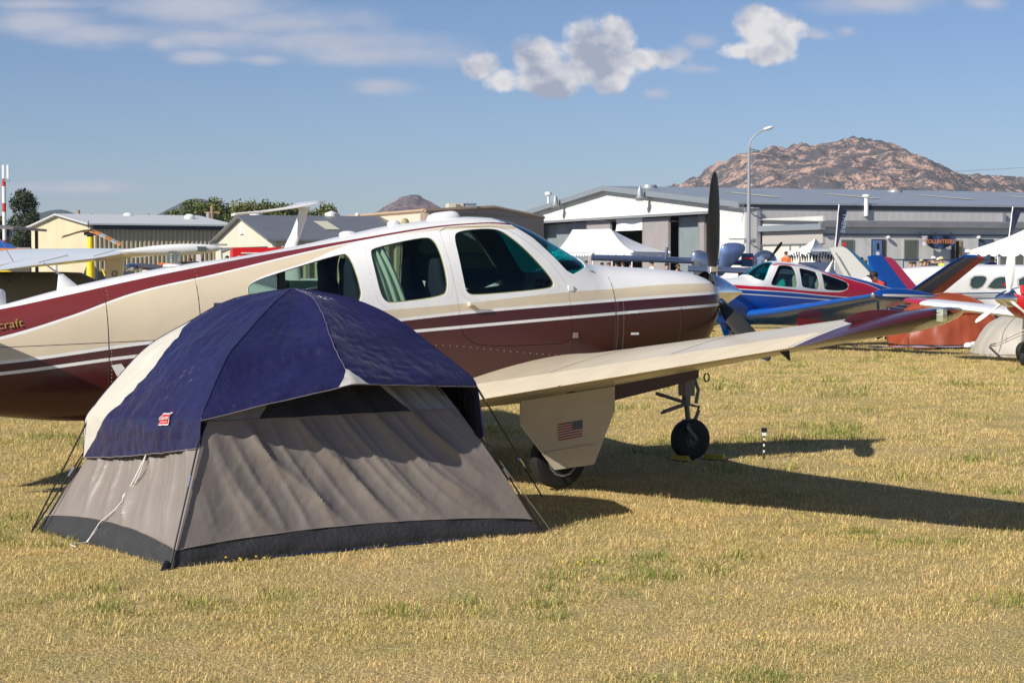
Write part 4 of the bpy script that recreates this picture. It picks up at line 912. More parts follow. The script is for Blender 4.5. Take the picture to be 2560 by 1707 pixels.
                for r_ in range(9):
                    for c2 in range(6 if r_%2==0 else 5):
                        p=o+ux*(.6+.4*((c2+.5+(0 if r_%2==0 else .5))/6))+uz*(7/13*(r_+.5)/9)+Vector((0,-.003,0)); rr=.0042; 
                        st=[p+Vector((rr*(1 if k%2==0 else .45)*math.sin(k*math.pi/5),0,rr*(1 if k%2==0 else .45)*math.cos(k*math.pi/5))) for k in range(10)]; mb.add(st,[tuple(range(10))])
                mb.build('flag_stars',mat('flag_white',(.55,.52,.46),.5),fl)
    # belly items
    MB().prism([Vector((x,-.13,z)) for x,z in [(-1.42,.60),(-1.05,.53),(-.30,.67),(-.03,.73),(-.02,.84),(-.5,.86),(-1.42,.75)]],(0,-.02,0)).build('nose_gear_door',tipm if main else P,root)
    MB().prism([Vector((x,.13,z)) for x,z in [(-1.42,.60),(-1.05,.53),(-.30,.67),(-.03,.73),(-.02,.84),(-.5,.86),(-1.42,.75)]],(0,.02,0)).build('nose_gear_door',tipm if main else P,root)
    gm_=mat('gear_metal',(.16,.15,.14),.45,.6)
    g=MB(); g.tube([(-.08,0,.85),(-.06,0,.50),(-.06,0,.48)],[.04,.038,.042],12); g.tube([(-.06,0,.5),(-.04,0,.34)],.024,10); g.tube([(-.05,0,.36),(-.05,0,.32)],.045,10); g.tube([(-.05,-.02,.34),(-.10,-.085,.30),(-.02,-.095,.18)],.02,8); g.tube([(-.05,.02,.34),(-.10,.085,.30),(-.02,.095,.18)],.02,8)
    g.tube([(-.05,-.02,.50),(-.38,-.02,.60)],.016,8); g.tube([(-.10,-.02,.49),(-.33,-.06,.44)],.018,8); g.tube([(-.36,-.07,.43),(-.28,-.05,.45)],.012,6); g.tube([(-.04,0,.49),(.07,0,.465),(.02,0,.35)],.014,6); g.tube([(.02,-.03,.50),(.05,-.02,.62),(.0,-.02,.74)],.016,6); g.tube([(.03,0,.34),(.07,0,.44)],.016,6)
    g.box((-.06,0,.70),(.10,.12,.26)); ng_=g.build('nose_gear_leg',gm_,root,smooth=True); wheel(ng_,-.02,0,.182,.13)
    if main:
        MB().prism([Vector((x,-.35,z)) for x,z in [(-2.62,.60),(-2.50,.62),(-2.53,.50),(-2.58,.50)]],(0,-.03,0)).build('belly_antenna',M_cream,root)
        MB().tube([(-2.2+.02*math.cos(a),-3.75,1.0+.028*math.sin(a)) for a in [k*math.pi/5 for k in range(10)]],.005,6,closed=True).build('tie_down_ring',M_dark,root)
        MB().prism([Vector((x,-4.35,z)) for x,z in [(-2.05,1.20),(-1.97,1.21),(-1.96,1.13)]],(0,.01,0)).build('wing_vent',M_dark,root)
    # spinner and propeller
    sp=MB().lathe([(.185,.125),(.180,.17),(.150,.25),(.108,.335),(.062,.42),(.028,.48),(.012,.51),(.001,.52)],(0,0,1.48),axis='X',n=36).build('spinner',spinner or M_chrome,root,smooth=True)
    MB().lathe([(.19,.118),(.19,.13)],(0,0,1.48),axis='X',n=36).build('spinner_rim',M_steel,sp)
    for k,ang in enumerate((2,-118,122) if main else (180,60,-60)):
        A_=R(ang); rad=Vector((0,-math.sin(A_),math.cos(A_))); tan=Vector((0,math.cos(A_),math.sin(A_))); ax=Vector((1,0,0)); rings=[]
        if not main: pass
        for r_,ch,tw,th in ((.10,.045,70,.045),(.17,.05,66,.042),(.22,.075,60,.026),(.32,.115,48,.018),(.45,.14,38,.014),(.62,.148,30,.011),(.80,.138,24,.009),(.93,.115,20,.008),(1.01,.085,19,.007),(1.05,.05,18,.005),(1.068,.015,18,.003)):
            tw=R(58+tw*.42); d=tan*math.cos(tw)+ax*math.sin(tw); n=ax*math.cos(tw)-tan*math.sin(tw)
            rings.append([Vector((.20,0,1.48))+rad*r_+d*ch*.60*math.cos(q)+n*th*math.sin(q) for q in [2*math.pi*j/14 for j in range(14)]])
        bl=MB().loft(rings).build('propeller_blade',mat('blade_dark',(.038,.036,.034),.42,.3,var=.1,vscale=4),root,smooth=True,ang=60)
        c0=Vector((.20,0,1.48))+rad*.205; MB().tube([c0-rad*.02,c0+rad*.025],.046,14).build('blade_cuff',M_chrome,bl,smooth=True)
    return root
main=bonanza('large cream, white and maroon V-tail propeller aircraft parked behind the blue tent',P_main,'lens',M_cream,M_maroon,NW,TH,spinner=M_chrome,vt=(M_cream,M_maroon))
PB=W(1762,655,44.0); PB.z=gz(44)
bonanza('blue, red and white V-tail aircraft with wing tip tanks parked facing left',P_blue,'tank',M_blue,mat('tank_blue',(.003,.05,.26),.2,coat=.6),PB,R(180+32),main=False,seatm=M_pseat,vt=(mat('tail_blue',(.004,.055,.26),.3,coat=.4),M_red))
BL=[o for o in bpy.data.objects if o.name=='v_tail_aircraft.001'][0]
text('YW','registration_letters',.30,M_white,BL,frame_mat((-5.35,.40,.80),(-1,0,0),(0,.1,1)),bold=.01)
xx=MB().tube([(-2.6,3.2,1.0),(-2.6,3.2,.72)],.03,8).build('pitot_mast',M_blue,BL); MB().box((-2.6,3.2,.60),(.05,.02,.34)).build('warning_streamer',mat('lime_tape',(.6,.75,.02),.6),xx)
# ---------------- the blue and grey dome tent
def dome_tent():
    C0,C1,C2=G0(430,1415),G0(1350,1330),G0(92.5,1322); 
    C3=C1+C2-C0; ctr=(C0+C1+C2+C3)/4
    ctr=Vector((-1.42,11.93,0))
    t=empty('dome_tent',(ctr.x,ctr.y,0),0,'blue and grey dome tent with blue rain fly pitched in front of the big aircraft','tent')
    K=[c-ctr for c in (C0,C1,C2,C3)]
    top_=[(.46,1.165),(.6,1.325),(.8,1.48),(.92,1.55),(1,1.57)]
    AZk=[[(0,0),(.12,.36),(.225,.69),(.32,.94)]+top_,[(0,0),(.17,.43),(.335,.80),(.41,.96),(.5,1.12)]+top_[1:],[(0,0),(.10,.24),(.19,.45),(.27,.72),(.36,.96)]+top_,[(0,0),(.1,.3),(.2,.6),(.3,.86)]+top_]
    # rain fly edge along each pole: (height, fraction towards the peak)
    FZk=[[(.60,.218),(.72,.224),(.81,.232),(.94,.30),(1.06,.37),(1.18,.453),(1.30,.60),(1.48,.84),(1.57,1)],[(.58,.23),(.75,.245),(.95,.267),(1.08,.35),(1.19,.44),(1.36,.58),(1.50,.77),(1.57,1)],[(.42,.19),(.60,.193),(.71,.20),(.82,.245),(.95,.31),(1.19,.446),(1.35,.606),(1.50,.78),(1.57,1)],[(.55,.2),(.7,.22),(.95,.33),(1.19,.45),(1.35,.6),(1.5,.79),(1.57,1)]]
    def arc(k,f,off=0):
        # f 0 at the corner .. 1 at the peak; tent skin pulled in between
        P=K[k]*(1-f); z=interp(AZk[k],f); v=Vector((P.x,P.y,z))
        if off: 
            n=Vector((K[k].x,K[k].y,0)).normalized()*.75+Vector((0,0,.65)); v+=n*off
        return v
    def outn(a,b):
        m=(K[a]+K[b])/2; return Vector((m.x,m.y,0)).normalized()
    def f_of_z(z,k=0):
        lo,hi=0,1
        for _ in range(30):
            m=(lo+hi)/2
            if interp(AZk[k],m)<z: lo=m
            else: hi=m
        return lo
    folds=random.Random(5); 
    def wr(p,amp): return amp*(noise.noise(p*3.1)+.5*noise.noise(p*7.3+Vector((3,1,2)))+.25*noise.noise(p*17))
    def wallpt(a,b,s,z):
        A=arc(a,f_of_z(z,a)); B=arc(b,f_of_z(z,b)); n=outn(a,b); P=A.lerp(B,s)
        e=4*s*(1-s)
        h=z/1.3
        P+=n*(-.03*e*math.sin(math.pi*min(1,h)))
        # long diagonal tension folds falling from the fly towards the lower right
        ph=(s*8.5+h*4.2)+.5*noise.noise(Vector((s*3,h*2,a*7)))
        env=min(1,e*1.7)*sstep(.02,.25,h)*(1-.4*sstep(.5,1,h))
        amp=.4+.9*abs(noise.noise(Vector((s*4,1.5,a*3+1))))
        cr=(1-abs(math.sin(ph*math.pi/1.35)))**1.6; P+=n*(.050*env*amp*cr); c2=(1-abs(math.sin((s*17+h*6.5+.8*noise.noise(Vector((s*4,h*2,a+5))))*math.pi/1.35)))**2; P+=n*(.014*env*c2)
        P+=n*wr(Vector((s*3.2,h*1.6,a*9)),.007)*min(1,e*3)
        return P
    tubz=lambda s:.085+.06*math.sin(math.pi*s)**.7
    cl=lambda nm,c,r,b,bs,**k: mat(nm,c,r,bump=b,bscale=bs,**k)
    Mtub=cl('groundsheet_black',(.028,.028,.030),.62,.35,35); Mw=cl('grey_brown_nylon',(.215,.185,.165),.46,.10,30,var=.06,vscale=3); Mmesh=cl('dark_mesh',(.022,.022,.035),.8,.1,60); Mlg=cl('light_grey_nylon',(.26,.26,.28),.5,.2,30)
    body=t
    for a,b,nm in ((0,1,'front_wall'),(2,0,'side_wall'),(1,3,'end_wall'),(3,2,'back_wall')):
        def tubf(u,v):
            z=.0+(tubz(u))*v; P=wallpt(a,b,u,z); n=outn(a,b); P+=n*(.02*math.sin(math.pi*v)*math.sin(math.pi*u)+.012*noise.noise(Vector((u*14,v*2,a)))); P.z=z-.012*(1-v); return P
        MB().grid(tubf,70,6).build('tub',Mtub,body,smooth=True)
        zt=.80
        w_=MB().grid(lambda u,v:wallpt(a,b,u,tubz(u)+(zt-tubz(u))*v),150,56).build(nm,Mw,body,smooth=True)
        MB().tube([wallpt(a,b,u/40,tubz(u/40))+outn(a,b)*.004 for u in range(41)],.004,5).build('hem',Mlg if False else Mw,w_)
        MB().tube([wallpt(a,b,u/40,zt)+outn(a,b)*.003 for u in range(41)],.004,5).build('hem',Mw,w_)
        # upper part: mesh in the middle, pale triangles at the sides
        for nm2,s0,s1,mm in (('mesh_panel',lambda v:.20+.16*v,lambda v:.80-.16*v,Mmesh),('gusset',lambda v:.0,lambda v:.20+.16*v,Mlg),('gusset',lambda v:.80-.16*v,lambda v:1.0,Mlg)):
            MB().grid(lambda u,v:wallpt(a,b,s0(v)+(s1(v)-s0(v))*u,zt+(1.20-zt)*v)-outn(a,b)*.05*v,24,18).build(nm2,mm,w_,smooth=True)
    cap=MB().grid(lambda u,v:arc(2,f_of_z(1.44)+(1-f_of_z(1.44))*v).lerp(arc(1,f_of_z(1.44)+(1-f_of_z(1.44))*v),u),4,4)
    # poles
    Mp=mat('pole_black',(.015,.015,.018),.3,.3)
    for k,(g0) in enumerate(K):
        pts=[arc(k,f/14,.03 if f<4 else -.02) for f in range(15)]; pts[0]=Vector((g0.x*1.02,g0.y*1.02,-.02)); pts[1]=pts[0].lerp(pts[3],.4); pts[2]=pts[0].lerp(pts[3],.72)
        pl=MB().tube(pts,.0055,8).build('pole',Mp,t,smooth=True); a_=pts[1].lerp(pts[2],.8); b_=a_+(pts[2]-pts[1]).normalized()*.07
        MB().tube([a_,b_],.0075,8).build('ferrule',M_chrome,pl,smooth=True)
    # rain fly
    Mfly=mat('navy_nylon',(.013,.0135,.062),.29,bump=.5,bscale=20,var=.08,vscale=5); Mwf=mat('pale_nylon',(.50,.48,.42),.5,bump=.25,bscale=14)
    OFF=.055
    def flyedge(k,zb,hang=False): 
        tab=FZk[k]; n=Vector((K[k].x,K[k].y,0)).normalized()
        def e(v):
            # even steps along the hanging curve
            z=1.57-(1.57-zb)*(v**1.35*.6+v*.4) if v<1 else zb
            f=interp(tab,z); P=K[k]*(1-f); return Vector((P.x,P.y,z))+n*.012+Vector((0,0,.012))
        return e
    def wrf(u,v,seed,amp=.013):
        p=Vector((u*4,v*5,seed)); q=noise.noise(Vector((u*9+v*3,v*16,seed))); r_=noise.noise(Vector((u*20,v*9+u*6,seed+4)))
        return amp*(1.2*noise.noise(p)+.75*(1-abs(q)*2)*(v)+.45*(1-abs(r_)*2))
    def flypanel(a,b,za,zb_,bulge,tipz,name,m,brim,u0=0,u1=1,s0=None,hang=False):
        A=flyedge(a,za,hang);B=flyedge(b,zb_,hang); n=outn(a,b)
        def fn(u,v):
            u=(u0(v)+(u1(v)-u0(v))*u) if callable(u0) else u0+(u1-u0)*u
            P=A(v).lerp(B(v),u); e=u/.46 if u<.46 else (1-u)/.54
            if brim:
                P+=n*(bulge*e*v**1.15); P.z+=tipz*e*v**1.5
                P.z+=-.04*math.sin(math.pi*min(1,e))*math.sin(math.pi*v)
            else:
                P+=n*(bulge*math.sin(math.pi*u)*math.sin(math.pi*min(1,v*.9))); P.z+=-.02*math.sin(math.pi*u)*v
            P+=(n+Vector((0,0,.5)))*wrf(u,v,a*5+b*3)*min(1,6*min(u,1-u)+.05)*min(1,8*v)
            return P
        o=MB().grid(fn,64,56).build(name,m,t,smooth=True); return o,fn
    z0s=.80
    sw=lambda v: interp([(0,0),(.24,0),(.36,.28),(.52,.38),(.70,.31),(.86,.17),(1,.005)],v)
    side,fnA=flypanel(2,0,.46,.64,.055,0,'fly_side',Mfly,False,u0=sw,u1=lambda v:1,hang=True)
    wst,fnB=flypanel(2,0,.46,.64,.055,0,'fly_rear_strip',Mwf,False,u0=lambda v:0,u1=sw,hang=True)
    def fn1(u,v): return fnA((u-sw(v))/(1-sw(v)),v)
    e_,fn4=flypanel(1,3,.60,.60,.20,0,'fly_end',Mfly,False)
    fr,fn2=flypanel(0,1,.80,.93,.20,.13,'fly_front',Mfly,True)
    bk,fn3=flypanel(3,2,.90,.62,.55,.16,'fly_back',Mwf,True)
    Mfly.node_tree.nodes['Principled BSDF'].inputs['Sheen Weight'].default_value=.12; Mfly.node_tree.nodes['Principled BSDF'].inputs['Sheen Roughness'].default_value=.4
    Mh=mat('fly_hem',(.16,.13,.13),.7); Ms=mat('seam_tape',(.10,.09,.15),.6)
    for fo,fn in ((side,fn1),(e_,fn4),(fr,fn2),(bk,fn3)):
        MB().tube([fn(i/64,1.0) for i in range(65)],.0035,6).build('hem',Mh,fo,smooth=True)
        MB().tube([fn(0.0,.02+.98*i/40)+Vector((0,0,.002)) for i in range(41)],.0035,5).build('seam',Mfly,fo)
    MB().tube([fn2(.46,.02+.98*i/50)+Vector((0,0,.001)) for i in range(51)],.0026,5).build('seam',Ms,fr)
    def patch(fn,a,b,c,nm,m,par):
        n=8; vs=[];fs=[]
        def P(i,j):
            u=a[0]+(b[0]-a[0])*i/n+(c[0]-a[0])*j/n; v=a[1]+(b[1]-a[1])*i/n+(c[1]-a[1])*j/n; q=fn(u,v); return q+outn(0,1)*.006+Vector((0,0,.004))
        idx={}
        for i in range(n+1):
            for j in range(n+1-i): idx[i,j]=len(vs); vs.append(P(i,j))
        for i in range(n):
            for j in range(n-i):
                fs.append((idx[i,j],idx[i+1,j],idx[i,j+1]))
                if i+j<n-1: fs.append((idx[i+1,j],idx[i+1,j+1],idx[i,j+1]))
        return MB().add(vs,fs).build(nm,m,par,smooth=True)
    patch(fn2,(.46,.86),(.42,1.0),(.53,1.0),'reinforcement',mat('patch_grey',(.45,.44,.42),.6),fr)
    # edge strips where the fly ends hang below the brims
    # logo
    q=lambda u,v: fn1(u,v)+outn(2,0)*.010+Vector((0,0,.006))
    def logo(nm,us,vs_,m,par,o=0):
        return MB().grid(lambda a_,b_: q(us[0]+(us[1]-us[0])*a_+.02*(b_-.5)*-1,vs_[0]+(vs_[1]-vs_[0])*b_)+outn(2,0)*o,6,6).build(nm,m,par,smooth=True)
    lg=logo('logo_patch',(.735,.80),(.80,.865),mat('logo_white',(.7,.6,.58),.5),side); logo('logo_red',(.740,.796),(.806,.858),mat('logo_red_ink',(.52,.03,.035),.5),lg,.003)
    P=q(.768,.828); ex=(q(.80,.828)-q(.735,.828)); ey=q(.768,.80)-q(.768,.86)
    text('Coleman','logo_text',.032,mat('logo_white',(.7,.6,.58),.5),lg,frame_mat(P+outn(2,0)*.008,ex,ey+ex*.25),spacing=.9)
    MB().tube([q(.745,.848)+outn(2,0)*.007,q(.79,.848)+outn(2,0)*.007],.002,4).build('logo_underline',mat('logo_white',(.7,.6,.58),.5),lg)
    # cords
    cw=mat('white_cord',(.7,.68,.64),.7)
    st=fn1(.60,1.0); g1=G0(243,1356)-ctr; mb=MB()
    pts=[]
    for i in range(20):
        u=i/19; p=st.lerp(Vector((g1.x,g1.y,.01)),u); w_=wallpt(2,0,.62-.26*u,max(.02,p.z)); out=outn(2,0); d=(w_-p).dot(out); 
        p=p+out*max(0,d+.012) ; p.z-=.03*math.sin(math.pi*u); pts.append(p)
    MB().tube(pts,.0042,6).build('guy_cord',cw,t,smooth=True); MB().tube([p+Vector((.02*math.sin(i*.35),-.01,0)) for i,p in enumerate(pts)]+[pts[-1]+Vector((-.08,-.1,.0)),pts[-1]+Vector((-.02,-.2,0))],.0035,6).build('guy_cord',cw,t,smooth=True)
    q0=fn2(1.0,1.0); g=G0(1355,1241)-ctr; 
    ro=MB().tube([q0,q0.lerp(g,.5)+Vector((0,0,.01)),g],.0055,8).build('guy_rod',Mp,t,smooth=True); a_=q0.lerp(g,.62); MB().tube([a_,q0.lerp(g,.70)],.009,8).build('ferrule',M_chrome,ro,smooth=True); MB().tube([q0.lerp(g,.03),q0.lerp(g,.12)],.008,8).build('ferrule',M_steel,ro,smooth=True)
    q0=fn4(.02,1.0); g=G0(1384,1335)-ctr; MB().tube([q0,g],.003,6).build('guy_line',mat('cord_grey',(.12,.1,.08),.8),t)
    q0=fn1(.0,.72); g=G0(78,1330)-ctr; MB().tube([q0,g],.0055,8).build('guy_rod',Mp,t); q0=fn1(0.,1.0); MB().tube([q0,g+Vector((.03,.1,0))],.0045,8).build('guy_rod',Mp,t)
    k0=MB().tube([K[0]*1.03+Vector((0,0,.03)),K[0]*1.05+Vector((-.01,-.02,-.02))],.02,8).build('peg_foot',Mp,t)
    # blue groundsheet edge
    MB().tube([K[0].lerp(K[1],.25+.5*i/20)+outn(0,1)*(.05+.02*math.sin(i*1.3))+Vector((0,0,.012)) for i in range(21)],.004,6).build('groundsheet_edge',mat('sheet_blue',(.012,.025,.10),.5),t)
dome_tent()
# ---------------- chocks, marker
for px,py,rz,lb in ((1702,1150,.2,'yellow wheel chock on the left side of the nose wheel'),(1788,1148,.5,'yellow wheel chock on the right side of the nose wheel')):
    P=G0(px,py); c=empty('wheel_chock',P,TH+rz,lb,'chock','chocks at the nose wheel')
    MB().prism([Vector((-.05,-.09,0)),Vector((.05,-.09,0)),Vector((.012,-.09,.045)),Vector((-.012,-.09,.045))],(0,.18,0)).build('block',mat('chock_yellow',(.45,.34,.02),.6),c)
    MB().box((0,0,.002),(.13,.2,.008)).build('foot_plate',M_dark,c)
P=G0(1910,1146); st=empty('marker_stake',P,0,'small black and white marker stake in the grass by the wing shadow','stake')
MB().box((0,0,.256),(.048,.04,.036)).build('head',M_dark,st); MB().box((0,0,.222),(.036,.03,.032)).build('reflector',mat('stake_white',(.75,.75,.7),.4),st)
mb=MB().tube([(0,0,-.03),(0,0,.205)],.0075,8); sh=mb.build('shaft',M_dark,st)
for z in (.055,.11,.165): MB().tube([(0,0,z),(0,0,z+.022)],.0085,8).build('band',mat('stake_white',(.75,.75,.7),.4),sh)
# ---------------- trees
M_bark=mat('bark',(.10,.075,.05),.9)
def leafm(name,a,b):
    m=bpy.data.materials.new(name); m.use_nodes=True; t=m.node_tree; p=t.nodes['Principled BSDF']; p.inputs['Roughness'].default_value=.7; p.inputs['Specular IOR Level'].default_value=.2
    g=N(t,'ShaderNodeNewGeometry'); c=mixc(t,g.outputs['Random Per Island'],a,b); t.links.new(c,p.inputs['Base Color']); return m
L_green=leafm('leaf_green',(.075,.10,.022),(.17,.185,.055)); L_pine=leafm('leaf_pine',(.035,.055,.025),(.085,.10,.045)); L_yel=leafm('leaf_yellowish',(.11,.13,.03),(.22,.21,.07))
def tree(label,px,py_base,py_top,D,wpx,kind='round',lm=None,group=None,seed=0):
    rng=random.Random(seed); s_=F/D; top=W(px,py_top,D).z; base=gz(D); Ht=top-base; rw=wpx/s_/2
    x=W(px,655,D).x; t=empty('pine_tree' if kind=='pine' else 'tree',(x,D,base),0,label,'tree',group)
    mb=MB().tube([(0,0,-.2),(.1,0,Ht*.35),(0,.1,Ht*.8)],[rw*.07+.12,rw*.05+.1,.05],8)
    for k in range(7):
        a=rng.uniform(0,6.28); z=Ht*rng.uniform(.3,.7); mb.tube([(.05,0,z),(math.cos(a)*rw*.5,math.sin(a)*rw*.5,z+Ht*.15)],[.09,.03],6)
    mb.build('trunk',M_bark,t,smooth=True)
    cl=[]
    for k in range(60 if kind!='sparse' else 9):
        z=rng.uniform(.25,1.04)
        if kind=='pine': rr=rw*(1.05-z*.78)*rng.uniform(.5,1)
        else: rr=rw*math.sqrt(max(.05,1-((z-.55)/.58)**2))*rng.uniform(.35,.95)
        a=rng.uniform(0,6.28); cl.append((rr*math.cos(a),rr*math.sin(a),z*Ht*.93,(rw*.33 if kind!='pine' else rw*.27)*rng.uniform(.7,1.3)))
    mb=MB(); ls=max(.16,D*.0017)
    n=110 if kind!='sparse' else 60
    for cx,cy,cz,cr in cl:
        for _ in range(n):
            d=Vector((rng.gauss(0,1),rng.gauss(0,1),rng.gauss(0,.8))).normalized()*cr*rng.uniform(.55,1.05)
            p=Vector((cx,cy,cz))+d; u=Vector((rng.gauss(0,1),rng.gauss(0,1),rng.gauss(0,1))).normalized()*ls*rng.uniform(.5,1.1); v=u.orthogonal().normalized()*ls*.5
            mb.add([p-u*.5,p+v*.5,p+u*.5,p-v*.5],[(0,1,2,3)])
    mb.build('crown',lm or L_green,t); return t
tree('dark dense pine tree rising beside the red and white mast',62,655,478,190,135,'pine',L_pine,seed=1)
tree('small green tree at the left frame edge behind the mast',-8,655,545,185,60,'round',L_green,seed=2)
G_='trees behind the cream hangar and shed'
for i,(px,top,w_,lb,D,lm) in enumerate([(395,552,100,'low bushy tree at the left end of the tree row, below the far hill',215,L_yel),(448,530,80,'second tree of the row from the left, in front of the far hill',222,L_green),(505,503,100,'tallest left tree of the row, behind the wooden pole',214,L_green),(560,504,95,'round tree of the row just right of the wooden pole',220,L_green),(612,509,90,'middle tree of the row above the gabled shed ridge',216,L_yel),(660,506,85,'tree of the row with a feathery top, left of the T-tail',224,L_green),(705,513,90,'tree of the row right behind the T-tail arm',212,L_green),(752,520,70,'tree of the row behind the T-tail fin',226,L_green),(812,520,90,'round tree at the right end of the row',214,L_green)]):
    tree(lb,px,655,top,D,w_*1.15,'round',lm,G_,seed=10+i)
tree('sparse small tree poking above the cream hangar roof, left one',303,655,532,175,24,'sparse',L_yel,seed=30)
tree('sparse small tree above the cream hangar roof beside the white vent',332,655,532,178,26,'sparse',L_yel,seed=31)
tree('low yellowish tree behind the left roof slope of the cream hangar',135,655,543,200,60,'round',L_yel,seed=32)
tree('low yellowish tree above the cream hangar ridge near the utility pole',225,655,538,205,50,'round',L_yel,seed=33)
# ---------------- masts and poles
def GP(px,py):
    g=G0(px,py)
    for _ in range(8):
        r=ray(px,py); g=EYE+r*((gz(g.y)-HC)/r.z)
    return g
def upright(name,px,D,label,cat): 
    P=W(px,655,D); return empty(name,(P.x,D,gz(D)),0,label,cat),F/D
t,s_=upright('antenna_mast',12,170,'red and white striped antenna mast with white panel antennas','mast')
zt=lambda py,D: W(0,py,D).z
z=-1
for k,(a,b,m) in enumerate([(660,600,'r'),(600,565,'w'),(565,530,'w'),(530,508,'r'),(508,480,'w'),(480,466,'w'),(466,448,'r')]):
    MB().tube([(0,0,zt(a,170)),(0,0,zt(b,170))],.17,10).build('mast_section',mat('mast_red',(.5,.03,.02),.5) if m=='r' else M_wplain,t)
for dx in (-.42,0,.42): MB().box((dx,-.2,zt(430,170)),(.19,.15,1.25)).build('panel_antenna',M_wplain,t)
MB().box((0,0,zt(452,170)),(1.1,.3,.12)).build('bracket',M_grey,t)
t,s_=upright('street_lamp',1871,100,'tall grey street lamp with a curved arm in front of the white hangar','street lamp')
hz=zt(368,100); MB().tube([(0,0,0),(0,0,hz)],[.13,.075],10).build('pole',M_grey,t)
arm=[(0,0,hz)]+[(W(px,py,100).x-W(1871,655,100).x,0,zt(py,100)) for px,py in ((1876,352),(1886,340),(1898,331),(1912,324))]
MB().tube(arm,.04,8).build('arm',M_grey,t,smooth=True); MB().ell((W(1919,655,100).x-W(1871,655,100).x,0,zt(321,100)),(.30,.14,.10),14,8,Matrix.Rotation(-.25,3,'Y')).build('lamp_head',mat('lamp_shell',(.65,.66,.66),.4),t,smooth=True)
MB().tube([(0,0,zt(372,100)),(.6,.2,zt(377,100))],.02).build('brace',M_dark,t)
for px,top,D,lb in ((531,514,190,'wooden utility pole with a grey transformer before the tree row'),(198,525,215,'small utility pole with crossarm above the cream hangar')):
    t,s_=upright('utility_pole',px,D,lb,'pole'); h=zt(top,D); MB().tube([(0,0,0),(0,0,h)],.16,8).build('pole',mat('pole_wood',(.33,.2,.10),.8),t); MB().box((0,0,h-.7),(1.6,.1,.12)).build('crossarm',mat('pole_wood',(.33,.2,.10),.8),t)
    MB().tube([(-.35,0,zt(top+30,D)-.5),(-.35,0,zt(top+30,D)+.5)],.26,12).build('transformer',M_grey,t)
# overhead wire far right
w0=W(1871,372,100); MB_=MB().tube([W(1876,377,100),W(2100,418,140),W(2330,432,180),W(2700,412,220)],.012,4); tag(MB_.build('overhead_wire',M_dark,smooth=True),'thin dark overhead wire crossing the sky before the mountain','wire')
# ---------------- tents and canopies
M_tent=mat('white_canopy',(.80,.80,.79),.6,bump=.15,bscale=1.5)
def scallop(parent,P,Q,h=.28,m=None):
    P,Q=Vector(P),Vector(Q); L=(Q-P).length; n=max(2,round(L/.62)); k=n*6
    up=[P.lerp(Q,i/k) for i in range(k+1)]; dn=[p-Vector((0,0,h*(.55+.45*abs(math.sin(math.pi*i/6))))) for i,p in enumerate(up)]
    MB().add(up+dn,[(i,i+1,k+2+i,k+1+i) for i in range(k)]).build('valance',m or M_tent,parent)
def hip_tent(name,label,cs,ridge,ze,zr,org,poles=True,mid=()):
    t=empty(name,org,0,label,'tent'); o=Vector(org); c=[Vector((x,y,ze+gz(y)))-o for x,y in cs]; r=[Vector((x,y,zr+gz(y)))-o for x,y in ridge]
    if len(r)==1: r=[r[0],r[0]]
    def pan(vs):
        # sagging panel from eave edge (vs0,vs1) to ridge (vs3,vs2)
        def f(u,v):
            a=vs[0].lerp(vs[1],u); b=vs[3].lerp(vs[2],u); p=a.lerp(b,v); p.z-=.16*math.sin(math.pi*v)*(1 if True else 0)+.04*math.sin(math.pi*u)*math.sin(math.pi*v); return p
        MB().grid(f,14,10).build('roof_panel',M_tent,t,smooth=True)
    pan([c[0],c[1],r[1],r[0]]); pan([c[1],c[2],r[1],r[1]]); pan([c[2],c[3],r[0],r[1]]); pan([c[3],c[0],r[0],r[0]])
    for a,b in ((0,1),(1,2),(2,3),(3,0)): scallop(t,c[a],c[b]); MB().tube([c[a]-Vector((0,0,.03)),c[b]-Vector((0,0,.03))],.03).build('eave_tube',M_wplain,t)
    for p in c+[c[a].lerp(c[(a+1)%4],.5) for a in mid]: MB().tube([Vector((p.x,p.y,gz(p.y+o.y)-o.z)),p],.035,8).build('tent_pole',M_wplain,t)
    for p in c: MB().lathe([(.01,.06),(.14,.05),(.16,-.08),(.1,-.1)],p,n=10).build('corner_cap',M_tent,t,smooth=True)
    return t
def XY(px,D): return (W(px,655,D).x,D)
hip_tent('event_tent','white peaked event tent with scalloped edge before the white hangar doors',[XY(1482,103),XY(1580,101),XY(1671,108),XY(1385,112)],[XY(1431,107),XY(1526,104.5)],2.33,3.62,(5,106,0),mid=(0,))
t=hip_tent('pop_up_canopy','small white pop up canopy hung with black pennants by the hangar',[XY(1965,97),XY(2022,95),XY(2088,99),XY(2030,101)],[XY(2038,98)],2.32,3.0,(16,98,0))
pc=XY(1965,97); qc=XY(2022,95); q2=XY(2088,99)
mb=MB()
for a,b in ((pc,qc),(qc,q2)):
    for i in range(9):
        P=Vector((*a,2.28)).lerp(Vector((*b,2.28)),(i+.5)/9)-Vector((16,98,0)); P.z-=.08+.08*math.sin(i*1.1)
        mb.add([P+Vector((-.09,0,0)),P+Vector((.09,0,0)),P+Vector((.01,0,-.42))],[(0,1,2)])
mb.build('pennants',mat('pennant_black',(.02,.02,.022),.7),t)
MB().grid(lambda u,v:(Vector((*XY(2030,101),2.3)).lerp(Vector((*q2,2.3)),u)-Vector((16,98,0)))*1.0-Vector((0,0,2.2*v)),6,4).build('back_curtain',M_tent,t)
hip_tent('large_event_tent','large white event tent with scalloped edge at the right frame edge',[XY(2420,86),XY(2720,80),XY(2830,92),XY(2560,98)],[XY(2640,88),XY(2720,88)],2.28,4.1,(24,86,0),mid=(0,3))
